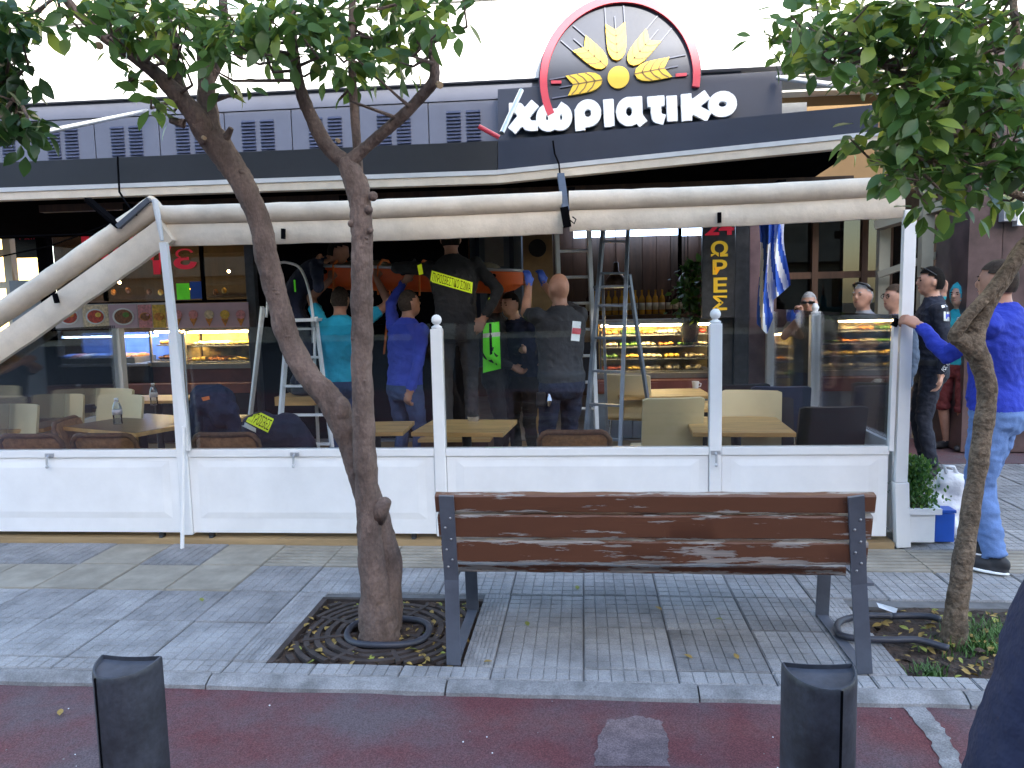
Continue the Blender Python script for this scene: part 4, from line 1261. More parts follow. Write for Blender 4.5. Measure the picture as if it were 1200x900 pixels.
# pale strip window high in the room
sw = thing('transom_window', 'pale blue strip window above the pendant lamps', 'window', at(755, 272, 10.3))
pbox(672, 255, 795, 277, 10.3, .03, 'pane', 'cool_light', sw)
pbox(799, 255, 824, 276, 10.3, .03, 'pane', 'cool_light', sw)
pbox(795, 252, 799, 372, 10.25, .06, 'mullion', 'black_matte', sw)
# dark columns framing the left shop window
for lab, q in (('dark slim column at the left of the bakery window', (52, 248, 63, 520, 8.6)), ('dark slim column right of the bakery window', (292, 248, 302, 520, 8.6))):
    t = thing('shop_column', lab, 'column', at((q[0] + q[2]) / 2, 520, 8.6))
    p0, p1 = at(q[0], 400, q[4]), at(q[2], 400, q[4])
    MB().bb(p0.x, p1.x, 8.6, 8.72, .06, 2.6).build('shaft', 'black_matte' if q[0] < 100 else 'granite', t)
    MB().bb(p0.x - .01, p1.x + .01, 8.59, 8.73, .03, .058).build('plinth', 'granite', t)
# neighbouring front at far left
nb = thing('neighbour_shopfront', 'grey wall with glowing panel standing in for a sunlit yellow building at the far left edge', 'shop front', at(25, 440, 8.7))
p0, p1 = at(15, 380, 8.7), at(51, 380, 8.7)
MB().bb(p0.x, p1.x, 8.7, 8.85, .05, 1.98).build('wall', 'plastic_grey', nb)
pbox(17, 254, 52, 302, 8.66, .12, 'sign_box', 'black_gloss', nb)
text_obj('sign_print', 'ΨΩΜΙ', 'sign_red', nb, Matrix.Translation((at(20, 281, 8.655).x, 8.655, at(20, 281, 8.655).z)) @ UPR, .11, .001, 0, (0, .28, 0, .07))
pbox(44, 303, 54, 313, 8.64, .01, 'notice', 'paper', nb)
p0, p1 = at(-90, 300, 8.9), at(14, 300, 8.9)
MB().bb(p0.x, p1.x - .03, 9.6, 9.65, .9, 2.6).build('glow_panel', 'sunlit_glow', nb)  # glowing panel added in place of a sunlit yellow building
for px in (-40, 8):
    x = at(px, 300, 8.8).x; MB().bb(x - .05, x + .05, 8.8, 8.9, .05, 2.6).build('frame_post', 'wall_cream', nb)
for py in (296, 334, 372):
    z = at(0, py, 8.8).z; MB().bb(p0.x, at(8, 300, 8.8).x - .052, 8.82, 8.88, z - .04, z + .04).build('frame_rail', 'wall_cream', nb)
# left shop window with its red lettering
wn = thing('bakery_window', 'dark bakery window with red Greek lettering and stickers', 'window', at(180, 350, 8.62))
for a_, b_ in ((63, 118), (121, 233), (237, 292)):
    pbox(a_, 246, b_, 353, 8.64, .012, 'pane', 'shop_glass', wn)
for a_ in (119, 235):
    pbox(a_ - 1.6, 246, a_ + 1.6, 353, 8.625, .05, 'mullion', 'black_matte', wn)
pbox(63, 353, 292, 356, 8.62, .06, 'bottom_rail', 'black_matte', wn)
for ch, xa_, xb_, yt, yb in (('κ', 97, 128, 262, 304), ('α', 131, 162, 262, 304), ('φ', 164, 199, 252, 322), ('ε', 204, 229, 291, 316)):
    pa = at(xa_, yb, 8.615); pb = at(xb_, yt, 8.615)
    text_obj('letter', ch, 'red_glow', wn, Matrix.Translation((0, 8.62, 0)) @ UPR, 1, .004, .02, (pa.x, pb.x, pa.z, pb.z))
pbox(207, 332, 222, 351, 8.61, .006, 'green_sticker', 'hivis_green', wn)
pbox(223, 330, 236, 350, 8.61, .006, 'blue_sticker', 'blue_plastic', wn)
# warm bits of shop behind the glass: shelf with small lamps
b_ = thing('back_shelf', 'dark shelf with small glowing lamps behind the bakery window', 'shelf', at(170, 345, 9.6))
pbox(75, 345, 290, 350, 9.6, .3, 'board', 'wood_dark', b_)
r_ = random.Random(4)
for k in range(10):
    q = at(96 + k * 19 + r_.uniform(-5, 5), 341 + r_.uniform(-4, 2), 9.55)
    o = MB().sph(q, (.035, .03, .04), 8, 6).build('loaf', r_.choice(('food_orange', 'food_brown', 'food_yellow')), b_, True)
for q in ((153, 317), (268, 318), (100, 330), (140, 331), (220, 340)):
    MB().sph(at(*q, 9.5), .018, 8, 6).build('lamp', 'bulb', b_, True)
# picture strips of food
fp = thing('food_picture_strip', 'strip of food photographs under the red lettering', 'picture', at(130, 370, 8.56))
pbox(64, 356, 195, 385, 8.56, .02, 'board', 'menu_white', fp)
def disc(px, py, r_px, m_, parent, Y, name, asp=.75):
    c = at(px, py, Y); r_ = r_px * Y / 906
    return MB().prism([(c.x + r_ * math.cos(2 * math.pi * i / 18), c.z + r_ * asp * math.sin(2 * math.pi * i / 18)) for i in range(18)], Matrix(((1, 0, 0, 0), (0, 0, -1, Y), (0, 1, 0, 0), (0, 0, 0, 1))), .003).build(name, m_, parent)
for k, (x0_, x1_, m_) in enumerate(((65, 96, 'menu_white'), (97, 127, 'food_cream'), (128, 161, 'menu_pink'), (162, 178, 'food_pink'), (179, 194, 'food_yellow'))):
    pc = pbox(x0_, 357, x1_, 384, 8.556, .003, 'food_picture', m_, fp)
    r0 = (x1_ - x0_) * .43
    disc((x0_ + x1_) / 2, 371, r0, 'sign_white' if k < 3 else 'food_orange', pc, 8.555, 'plate')
    disc((x0_ + x1_) / 2, 371, r0 * .82, ('food_red', 'food_red', 'food_brown', 'food_brown', 'food_orange')[k], pc, 8.551, 'dish')
    disc((x0_ + x1_) / 2 + 3, 369, r0 * .3, ('food_orange', 'food_yellow', 'food_green', 'food_pink', 'food_yellow')[k], pc, 8.547, 'topping')
ip = thing('ice_cream_strip', 'pink strip picturing a row of ice cream cones', 'picture', at(245, 370, 8.56))
pbox(198, 355, 291, 384, 8.56, .02, 'board', 'menu_pink', ip)
for k in range(5):
    px = 208 + k * 18.5
    c = at(px, 373, 8.558); s = 9 / 906 * 8.5
    cn = MB().prism([(c.x - s * .55, c.z), (c.x, c.z - s * 1.1), (c.x + s * .55, c.z)], Matrix(((1, 0, 0, 0), (0, 0, -1, 8.558), (0, 1, 0, 0), (0, 0, 0, 1))), .002).build('cone', 'food_orange', ip)
    disc(px, 368.5, 6, ('food_pink', 'food_pink', 'food_cream', 'food_yellow', 'food_pink')[k], cn, 8.554, 'scoop', .9)

# ---------------------------------------------------------------- display cases
def pastry(c, s, m_, parent, r_):
    b = MB(); b.sph(c, (s * r_.uniform(.8, 1.2), s * r_.uniform(.8, 1.2), s * .6), 7, 5, Matrix.Rotation(r_.uniform(0, 3), 3, 'Z')); return b
def display_case(px0, px1, py0, py1, Y, depth, label, foods, nshelf=3, base_to=.06, seed=0, glass_m='case_glass', light='case_light', back='case_back'):
    p0, p1 = at(px0, py1, Y), at(px1, py1, Y)
    x0_, x1_ = p0.x, p1.x; zb = at((px0 + px1) / 2, py1, Y).z; zt = at((px0 + px1) / 2, py0, Y).z
    t = thing('display_case', label, 'display case', ((x0_ + x1_) / 2, Y, .05))
    r_ = random.Random(seed)
    MB().bb(x0_, x1_, Y + .02, Y + depth, base_to, zb - .06).build('base', 'case_red', t)
    MB().bb(x0_ - .02, x1_ + .02, Y - .03, Y + depth, zb - .058, zb).build('ledge', 'case_steel', t)
    MB().bb(x0_, x1_, Y + depth - .03, Y + depth, zb + .002, zt).build('back_panel', back, t)
    MB().bb(x0_, x1_, Y + .06, Y + depth, zt + .002, zt + .05).build('top', 'case_steel', t)
    MB().bb(x0_ + .02, x1_ - .02, Y + .10, Y + .13, zt - .022, zt - .002).build('lamp', light, t)
    MB().bb(x0_, x1_, Y, Y + .008, zb + .002, zt).build('front_glass', glass_m, t)
    for xx in (x0_, x1_ - .02):
        MB().bb(xx, xx + .02, Y + .01, Y + .04, zb + .002, zt).build('frame_post', 'case_steel', t)
    for k in range(nshelf):
        z = zb + (zt - zb) * k / nshelf + (.004 if k == 0 else 0)
        sh = MB().bb(x0_ + .022, x1_ - .022, Y + .06 + .05 * k, Y + depth - .032, z, z + .012).build('shelf', 'case_steel', t)
        x = x0_ + .04
        while x < x1_ - .12:
            wd = r_.uniform(.14, .26); wd = min(wd, x1_ - .04 - x)
            tr = MB().bb(x, x + wd - .015, Y + .09 + .05 * k, Y + depth - .08, z + .013, z + .022).build('tray', 'chrome', t)
            m_ = r_.choice(foods)
            b = MB()
            for i in range(int(wd / .055)):
                for j in range(3):
                    s = r_.uniform(.026, .042)
                    b.sph((x + .03 + i * .055 + r_.uniform(-.01, .01), Y + .13 + .05 * k + j * .09, z + .024 + s * .55), (s, s * r_.uniform(.8, 1.5), s * .65), 7, 5, Matrix.Rotation(r_.uniform(0, 3), 3, 'Z'))
            tag(b.build('pastries', m_, tr, True), kind='stuff')
            x += wd + .015
    return t
FOOD = ['food_brown', 'food_orange', 'food_cream', 'food_yellow', 'food_cream', 'food_green', 'food_red']
display_case(703, 838, 380, 437, 8.85, .6, 'long glowing pastry case below the amber bottles', FOOD, 4, seed=2)
display_case(893, 941, 391, 462, 8.8, .5, 'small glowing pastry case under the flag', FOOD, 4, seed=5)
display_case(216, 294, 388, 426, 8.75, .5, 'yellow lit pastry case under the ice cream strip', ['food_yellow', 'food_orange', 'food_cream'], 2, seed=7)
# ice cream freezer with curved blue glass
fz = thing('ice_cream_freezer', 'blue lit ice cream freezer with sloping glass front', 'freezer', at(115, 450, 8.7))
p0, p1 = at(53, 428, 8.7), at(172, 428, 8.7); zb = p1.z; zt = at(110, 392, 8.7).z
MB().bb(p0.x, p1.x, 8.72, 9.4, .06, zb - .01).build('body', 'black_gloss', fz)
MB().bb(p0.x - .02, p1.x + .02, 8.68, 9.4, zb - .008, zb + .02).build('ledge', 'case_steel', fz)
b = MB(); pr = [(8.70, zb + .022), (8.71, zb + .14), (8.78, zb + .24), (8.90, zt - .03), (9.1, zt)]
vs = [];
for y, z in pr: vs += [(p0.x + .1 + (y - 8.7) * .3, y, z), (p1.x - .02, y, z)]
b.add(vs, [(2 * i, 2 * i + 1, 2 * i + 3, 2 * i + 2) for i in range(4)]); b.build('curved_glass', 'case_glass', fz, True)
MB().bb(p0.x + .1, p1.x - .02, 9.3, 9.36, zb + .022, zt).build('back_panel', 'ice_blue', fz)
MB().bb(p0.x + .06, p1.x - .04, 9.0, 9.06, zt - .05, zt - .03).build('lamp', 'freezer_light', fz)
r_ = random.Random(3)
for k in range(8):
    x = p0.x + .1 + k * .125
    tb = MB().bb(x, x + .11, 8.78, 9.25, zb + .022, zb + .09).build('tub', 'case_steel', fz)
    MB().sph((x + .055, 9.0, zb + .10), (.05, .2, .035), 10, 6).build('ice_cream', ('ice_blue', 'food_pink', 'menu_white', 'ice_blue', 'ice_blue', 'food_orange', 'food_orange', 'food_orange')[k], tb, True)
pbox(68, 405, 76, 418, 8.67, .004, 'price_card', 'paper', fz)
display_case(176, 213, 388, 424, 8.8, .5, 'narrow case of golden pastries between freezer and prop', ['food_orange', 'food_brown'], 2, seed=9)
# long red-brown counter plinth across the left
ct = thing('counter_plinth', 'low red-brown counter front below the cold cases', 'counter', at(170, 455, 8.55))
p0, p1 = at(60, 455, 8.5), at(296, 455, 8.5)
MB().bb(p0.x, p1.x, 8.48, 8.6, .06, .63).build('front', 'black_gloss', ct)
MB().bb(p0.x, p1.x, 8.44, 8.6, .632, .74).build('ledge', 'case_red', ct)
# blue-grey counter front in the middle
ct = thing('service_counter', 'blue-grey counter front below the long pastry case', 'counter', at(760, 490, 8.6))
p0, p1 = at(690, 480, 8.6), at(845, 480, 8.6)
for k in range(3):
    xa_ = p0.x + (p1.x - p0.x) * k / 3
    MB().bb(xa_ + .004, xa_ + (p1.x - p0.x) / 3 - .004, 8.56, 8.7, .06, .56).build('front_panel', 'counter_blue', ct)
MB().bb(p0.x, p1.x, 8.53, 8.72, .562, .70).build('ledge', 'case_red', ct)
for k in range(2):
    xa_ = p0.x + .12 + .35 * k
    MB().bb(xa_, xa_ + .28, 8.50, 8.528, .58, .68).build('drawer', 'case_red', ct)
# bottles on the shelf behind
sf = thing('bottle_shelf', 'wooden shelf carrying the row of bottles', 'shelf', at(745, 372, 10.2))
pbox(684, 369, 804, 373, 10.1, .28, 'board', 'wood_frame', sf)
pbox(684, 374, 804, 400, 10.3, .05, 'back_board', 'ply', sf)
zs = at(745, 369, 10.1).z + .002
def bottle_mesh(m_):
    b = MB(); b.lathe([(0, 0), (.036, 0), (.038, .01), (.038, .19), (.03, .225), (.013, .25), (.012, .30), (.014, .302), (.014, .315), (0, .316)], n=12)
    return b.mesh('bottle', m_, True)
bm_a, bm_w = bottle_mesh('amber'), bottle_mesh('wine')
lb = MB(); lb.lathe([(.0385, .06), (.0388, .06), (.0388, .15), (.0385, .15)], n=12); lbm = lb.mesh('bottle_label', 'label_paper', True)
xa_, xb_ = at(690, 369, 10.2).x, at(800, 369, 10.2).x
for k in range(15):
    dark = k in (0, 12, 13, 14)
    o = inst('bottle', bm_w if dark else bm_a, None, Matrix.Translation((xa_ + (xb_ - xa_) * k / 14, 10.22, zs)))
    tag(o, 'dark wine bottle on the shelf behind the pastry case' if dark else 'amber oil bottle in the row behind the pastry case', 'bottle', 'wine bottles on the back shelf' if dark else 'amber bottles on the back shelf')
    q = inst('bottle_label', lbm, o, Matrix.Translation(o.location))
# pendant lamps
for px, py, lit, lab in ((641, 352, 0, 'dark bell pendant lamp beside the bald man\'s raised arms'), (722, 345, 0, 'dark bell pendant lamp over the grey stepladder'), (806, 340, 1, 'glowing bell pendant lamp above the green plant')):
    Y = 9.3; c = at(px, py - 8, Y)
    t = thing('pendant_lamp', lab, 'lamp', c, group='bell pendant lamps over the counter')
    c = at(px, py - 12 if not lit else 338, Y)
    c.z = at(px, 336 if not lit else 336, Y).z
    c = at(px, 341 - (8 if px > 700 else -2), Y)
    MB().lathe([(.13, .0), (.135, .005), (.11, .07), (.06, .13), (.032, .16), (.03, .25), (.014, .26), (.012, .26), (.028, .15), (.055, .125), (.105, .065), (.128, .0)], c, 18).build('shade', 'lamp_shade', t, True)
    MB().cyl(c + Vector((0, 0, .26)), Vector((c.x, c.y, 2.72)), .006, 6).build('flex', 'black_matte', t)
    MB().sph(c + Vector((0, 0, .05)), .035, 10, 8).build('bulb', 'bulb' if lit else 'food_cream', t, True)
# round speaker on plywood
sp = thing('loudspeaker', 'round black loudspeaker on a plywood panel beside the ladder', 'speaker', at(632, 330, 8.9))
p0, p1 = at(613, 310, 8.9), at(648, 310, 8.9)
MB().bb(p0.x, p1.x, 8.9, 8.95, .06, 2.5).build('panel', 'ply', sp)
c = at(630, 291, 8.9)
MB().cyl((c.x, 8.9, c.z), (c.x, 8.84, c.z), .10, 24).build('cone', 'speaker_black', sp, SM)
# wire crate and cupboards in the dark middle
cb = thing('wire_cabinet', 'blue-grey wire front cabinet behind the fire officer', 'cabinet', at(585, 320, 9.2))
pbox(552, 268, 612, 430, 9.2, .4, 'body', 'counter_blue', cb)
pbox(568, 276, 590, 312, 9.18, .012, 'mesh_panel', 'plastic_grey', cb)
for px in (558, 598): pbox(px, 268, px + 5, 430, 9.17, .02, 'upright', 'navy_plastic', cb)
# column with vertical sign
cs = thing('opening_hours_sign', 'charcoal column sign reading 24 hours in red and yellow Greek', 'sign', at(842, 450, 8.45))
p0, p1 = at(823, 330, 8.42), at(861, 330, 8.42)
MB().bb(p0.x, p1.x, 8.42, 8.5, at(842, 372, 8.42).z, 2.55).build('board', 'granite', cs)
for ch, m_, q in (('24', 'red_glow', (826, 860, 258, 276)), ('Ω', 'yellow_glow', (833, 853, 282, 301)), ('Ρ', 'yellow_glow', (835, 852, 304, 322)), ('Ε', 'yellow_glow', (836, 852, 325, 343)), ('Σ', 'yellow_glow', (835, 852, 346, 364))):
    pa, pb = at(q[0], q[3], 8.42), at(q[1], q[2], 8.42)
    text_obj('letter', ch, m_, cs, Matrix.Translation((0, 8.415, 0)) @ UPR, 1, .004, .03, (pa.x, pb.x, pa.z, pb.z))
cl = thing('shop_column', 'dark granite column right of the hours sign', 'column', at(868, 450, 8.45))
p0, p1 = at(861.5, 330, 8.45), at(878, 330, 8.45)
MB().bb(p0.x, p1.x, 8.45, 8.75, .06, 2.6).build('shaft', 'granite', cl)
p0b = at(838, 430, 8.5)
MB().bb(p0b.x, p0.x - .003, 8.52, 8.75, .06, at(842, 373, 8.5).z).build('base_block', 'granite', cl)
MB().bb(p0.x - .01, p1.x + .004, 8.44, 8.76, .03, .058).build('plinth', 'granite', cl)
cl = thing('shop_column', 'dusky pink marble column behind the flag', 'column', at(886, 450, 8.5))
p0, p1 = at(878.4, 330, 8.5), at(899, 330, 8.5)
MB().bb(p0.x, p1.x, 8.5, 8.8, .06, 2.6).build('shaft', 'marble_pink', cl)
MB().bb(p0.x, p1.x + .01, 8.49, 8.81, .03, .058).build('plinth', 'granite', cl)
# recessed windows on the right with brown frames
rw = thing('brown_framed_window', 'large dark window with brown wooden frames behind the onlookers', 'window', at(980, 450, 9.7))
x0_, x1_ = at(900, 330, 9.7).x, at(1046, 330, 9.7).x
MB().bb(x0_, x1_, 9.80, 9.83, .05, 2.9).build('pane', 'window_dark', rw)
for px in (904, 955, 1013, 1042):
    x = at(px, 330, 9.7).x; MB().bb(x - .035, x + .035, 9.7, 9.79, .05, 2.9).build('mullion', 'wood_frame', rw)
for py in (322,):
    z = at(980, py, 9.7).z
    for pa, pb in ((904, 955), (955, 1013), (1013, 1042)):
        MB().bb(at(pa, 330, 9.7).x + .037, at(pb, 330, 9.7).x - .037, 9.71, 9.78, z - .04, z + .04).build('transom', 'wood_frame', rw)
MB().bb(x0_, x1_, 11.5, 11.6, .05, 2.9).build('room_wall', 'wood_dark', rw)
# entrance frame of cream posts and beams further right
en = thing('entrance_frame', 'cream posts and beams of the corner entrance behind the officer', 'frame', at(1060, 470, 9.0))
for px, Y in ((1036, 9.2), (1086, 8.6)):
    x = at(px, 330, Y).x; MB().bb(x - .06, x + .06, Y, Y + .1, .02, 2.75).build('post', 'post_cream', en)
MB().bar(at(1030, 322, 9.1), at(1136, 286, 8.4), .05, .07).build('beam', 'post_cream', en)
MB().bar(at(1092, 320, 8.62), at(1136, 318, 8.45), .03, .03).build('beam', 'awning_rail', en)
MB().bar(at(1030, 264, 9.15), at(1136, 232, 8.3), .16, .1).build('header', 'post_cream', en)
MB().bb(at(1040, 300, 11).x, at(1160, 300, 11).x, 11, 11.1, .02, 3.4).build('dark_wall', 'wood_dark', en)
MB().bb(at(1044, 300, 9.9).x, at(1080, 300, 9.9).x, 9.9, 9.93, 1.1, 2.4).build('glass', 'window_dark', en)
pl = thing('marble_pillar', 'broad brown marble pillar behind the blue-jacketed man', 'pillar', at(1165, 540, 7.9))
x0_, x1_ = at(1133, 350, 7.9).x, at(1240, 350, 7.9).x
xm = at(1172, 350, 7.9).x
MB().bb(x0_, xm - .003, 7.9, 8.6, .02, 3.86).build('slab', 'marble_brown', pl)
MB().bb(xm + .003, x1_, 7.9, 8.6, .02, 3.86).build('slab', 'marble_brown', pl)
fl_ = thing('floodlight', 'grey floodlight box mounted on the marble pillar', 'lamp', at(1185, 245, 7.8))
pbox(1177, 232, 1192, 259, 7.78, .1, 'housing', 'steel_pale', fl_, .006)
pbox(1179, 236, 1190, 256, 7.77, .008, 'glass', 'plastic_grey', fl_)
pbox(1193, 225, 1202, 264, 7.80, .09, 'bracket', 'sign_white', fl_)

# ---------------------------------------------------------------- flag
fg = thing('greek_flag', 'blue and white striped flag hanging limp by the pink column', 'flag', at(905, 262, 8.0))
b = MB(); nu, nv = 40, 36; vs = []; fs = []; mi = []
for i in range(nu + 1):
    for j in range(nv + 1):
        u_, v_ = i / nu, j / nv          # u down the hang, v across the stripes
        px = 889 + v_ * (30 + 5 * u_) + 2.2 * math.sin(u_ * 5 + v_ * 3)
        py = 256 + u_ * (112 - 34 * v_ + (34 if v_ < .5 else 0) * (1 - abs(v_ - .3) * 2.2)) + 0 * v_
        Y = 8.02 + .05 * math.sin(v_ * 15 + u_ * 2.2) + .02 * math.sin(v_ * 31 + u_ * 5)
        vs.append(at(px, py, Y))
for i in range(nu):
    for j in range(nv):
        a = i * (nv + 1) + j
        s = (j / nv * 6.2 - i / nu * 1.9)
        b.cur = 0 if (int(math.floor(s)) % 2 == 0 or (i < 9 and j < 16)) else 1
        fs.append((a, a + 1, a + nv + 2, a + nv + 1)); mi.append(b.cur)
b.add(vs, fs); b.m = mi
b.build('cloth', ('flag_blue', 'flag_white'), fg, True)
MB().cyl(at(887, 258, 8.05), at(925, 250, 8.05), .012, 8).build('pole', 'wood_frame', fg)

# ---------------------------------------------------------------- plant, planter, bags
def bush(name, label, cat, base, h, rx, n, seed, m_, pot=None, size=(.03, .07), down=-.5):
    t = thing(name, label, cat, base)
    r_ = random.Random(seed); vs0, fs0 = leaf_mesh(seed, ''); b = MB()
    for _ in range(n):
        zz = r_.random()
        c = Vector(base) + Vector((r_.gauss(0, rx * .5) * (1.1 - .5 * zz), r_.gauss(0, rx * .5) * (1.1 - .5 * zz), zz * h))
        m2 = leaf_pose(r_, c, .02, .3, down, size)
        b.add([m2 @ Vector(v) for v in vs0], fs0)
    tag(b.build('foliage', m_, t, True), kind='stuff')
    MB().tube([base, Vector(base) + Vector((0, 0, h * .8))], [.012, .006], 6).build('stem', 'bark', t)
    return t
bush('potted_plant', 'leafy green plant lit by the glowing pendant lamp', 'plant', at(808, 372, 9.0), .62, .16, 260, 5, 'leaf_plant', size=(.06, .13), down=-.4)
q = at(808, 372, 9.0); 
pt = thing('plant_pot', 'small dark pot holding the plant by the hours sign', 'pot', q)
MB().lathe([(0, -.28), (.09, -.28), (.12, -.02), (.125, 0), (.11, 0), (.10, -.03), (0, -.03)], q, 16).build('bowl', 'black_gloss', pt, SM)
MB().lathe([(.126, -.03), (.131, -.03), (.131, .004), (.126, .004)], q, 16).build('rim', 'black_gloss', pt, SM)
pn = thing('planter_box', 'white planter box at the foot of the tall white post', 'planter', gp(1083, 640))
x0_, x1_ = at(1066, 620, 4.95).x, at(1096, 620, 4.95).x
zt = at(1080, 602, 4.95).z
b = MB(); b.bb(x0_, x1_, 4.95, 5.3, .03, zt); b.build('body', 'white_paint', pn, bevel=.008)
b = MB(); b.bb(x0_ - .02, x1_ + .03, 4.93, 4.955, zt - .002, zt + .035); b.bb(x0_ - .02, x1_ + .03, 5.28, 5.32, zt - .002, zt + .035); b.bb(x0_ - .02, x0_ + .005, 4.956, 5.279, zt - .002, zt + .035); b.bb(x1_ - .005, x1_ + .03, 4.956, 5.279, zt - .002, zt + .035); b.build('rim', 'white_paint', pn)
MB().bb(x0_ + .006, x1_ - .006, 4.957, 5.278, zt + .001, zt + .015).build('soil', 'soil', pn)
bush('planter_shrub', 'feathery green shrub growing from the white planter box', 'shrub', Vector(((x0_ + x1_) / 2, 5.1, zt + .015)), .30, .13, 2600, 9, 'leaf_plant', size=(.012, .035), down=-1.2)
def lump(name, label, cat, parts, m_, base, vox=.02, extra=None):
    t = thing(name, label, cat, base)
    b = MB()
    for c, r_ in parts: b.sph(c, r_, 14, 10)
    o = b.build('body', m_, t)
    remesh(o, vox, 6, .03)
    return t, o
p = gp(1112, 648, 0)
t, o = lump('carrier_bag', 'white plastic carrier bag slumped beside the planter', 'bag', [(Vector((2.36, 5.25, .16)), (.15, .12, .16)), (Vector((2.40, 5.25, .30)), (.12, .1, .14)), (Vector((2.33, 5.2, .08)), (.12, .12, .08))], 'bag_white', (2.36, 5.25, 0))
MB().tube([Vector((2.36, 5.22, .40)), Vector((2.33, 5.2, .47)), Vector((2.39, 5.2, .46)), Vector((2.43, 5.23, .40))], .012, 8).build('handle', 'bag_white', t, True)
bc = thing('blue_crate', 'small blue plastic box behind the planter', 'box', (2.28, 5.12, 0))
MB().bb(2.21, 2.33, 5.02, 5.12, .012, .20).build('body', 'blue_plastic', bc, bevel=.008)
MB().bb(2.205, 2.335, 5.015, 5.125, .202, .222).build('lid', 'blue_plastic', bc, bevel=.004)

# ================================================================ TABLES AND CHAIRS
TZ = .70
def table(label, c, rz, sx, sy, top='wood_light', z=TZ, face=None):
    t = thing('cafe_table', label, 'table', (c[0], c[1], .036), group='cafe tables on the terrace')
    xf = TR((c[0], c[1], 0), rz)
    MB(xf).bb(-sx / 2, sx / 2, -sy / 2, sy / 2, z - .03, z).build('table_top', 'wood_light', t, bevel=.004)
    if face:
        MB(xf).bb(-sx / 2 + .004, sx / 2 - .004, -sy / 2 + .004, sy / 2 - .004, z + .0005, z + .003).build('table_veneer', face, t)
    MB(xf).cyl((0, 0, .06), (0, 0, z - .031), .035, 14).build('column', 'black_plastic', t, SM)
    MB(xf).lathe([(0, .036), (.20, .036), (.205, .045), (.05, .065), (.04, .08), (0, .08)], (0, 0, 0), 20).build('base', 'black_plastic', t, SM)
    return t
def quad_table(label, corners, **k):
    P = [gp(*q, TZ) for q in corners]      # far-left, far-right, near-right, near-left
    c = sum(P, Vector()) / 4
    ax = ((P[1] - P[0]) + (P[2] - P[3])) / 2; ay = ((P[0] - P[3]) + (P[1] - P[2])) / 2
    return table(label, c, math.atan2(ax.y, ax.x), ax.length, min(max(ay.length, .5), .75), **k), c
quad_table('pale wood table in front of the black chairs at right', ((800, 488), (906, 488), (936, 507), (814, 507)))
tb, tbc = quad_table('pale wood table with a round ashtray, behind the central post', ((508, 491), (604, 492), (592, 507), (482, 507)))
_, tlc = quad_table('brown-topped table with bottle, left of the white prop', ((150, 484), (222, 489), (196, 510), (98, 501)), face='table_dark')
table('pale wood table at the far left edge', gp(22, 497, TZ), .15, .7, .6, face='table_dark')
table('pale table with bottle near the cold cases', gp(185, 466, TZ), 0, .7, .5)
table('small table beside the draped navy jacket', gp(245, 492, TZ), .1, .5, .5, face='table_dark')
table('pale wood table just below the long pastry case', gp(775, 460, TZ), .05, .85, .6)
table('pale wood table behind the right ball-topped post', gp(826, 474, TZ), .05, .6, .5)
table('pale wood table glimpsed past the blue-shirted man', gp(440, 500, TZ), .05, .5, .5)

CH = {}
def chair_proto(style):
    t = thing('chair', 'x', 'chair')
    if style == 'wicker':
        m_, fm, seat_h, bh, w_ = 'tan_wicker', 'brown_wicker', .42, .70, .44
    elif style == 'cream':
        m_, fm, seat_h, bh, w_ = 'cream_plastic', 'cream_plastic', .44, .86, .44
    elif style == 'black':
        m_, fm, seat_h, bh, w_ = 'black_plastic', 'black_plastic', .44, .80, .46
    else:
        m_, fm, seat_h, bh, w_ = 'navy_plastic', 'navy_plastic', .44, .84, .46
    # local: sitter faces +Y, backrest at -Y
    MB().bb(-w_ / 2, w_ / 2, -.2, .24, seat_h - .035, seat_h).build('seat', m_, t, bevel=.012)
    # backrest: curved, rounded top
    rings = []; n = 14
    for i in range(n + 1):
        u_ = -1 + 2 * i / n
        x = u_ * w_ / 2
        y = -.21 - .035 * (1 - u_ * u_)
        e = max(0, abs(u_) - .86) / .14
        drop = .035 * e * e if style == 'wicker' else .012 * e * e
        ymid = -.02
        pr = [(0, seat_h + (.04 if style == 'wicker' else .0)), (-.03, (seat_h + bh) / 2), (-.07, bh - drop), (-.095, bh - .006 - drop), (-.06, (seat_h + bh) / 2), (-.03, seat_h + (.04 if style == 'wicker' else .0))]
        rings.append([Vector((x, y + a, z)) for a, z in pr])
    bk = MB().loft(rings).build('backrest', m_, t, R(50))
    if style == 'wicker':
        pts = []
        for i in range(17):
            u_ = -1 + 2 * i / 16
            e = max(0, abs(u_) - .75) / .25
            pts.append(Vector((u_ * (w_ / 2 + .012), -.265 - .035 * (1 - u_ * u_) - .04 + (.0), bh + .004 - .05 * e * e)))
        pts = [Vector((-w_ / 2 - .012, -.22, seat_h))] + pts + [Vector((w_ / 2 + .012, -.22, seat_h))]
        MB().tube(pts, .018, 8).build('back_rim', fm, bk, True)
    lm = 'chrome' if style in ('cream', 'navy') else fm
    for sx in (-1, 1):
        MB().tube([(sx * (w_ / 2 - .03), .2, seat_h - .036), (sx * (w_ / 2), .24, .0)], [.014, .012], 8).build('leg', lm, t)
        MB().tube([(sx * (w_ / 2 - .03), -.17, seat_h - .036), (sx * (w_ / 2), -.24, .0)], [.014, .012], 8).build('leg', lm, t)
    return t
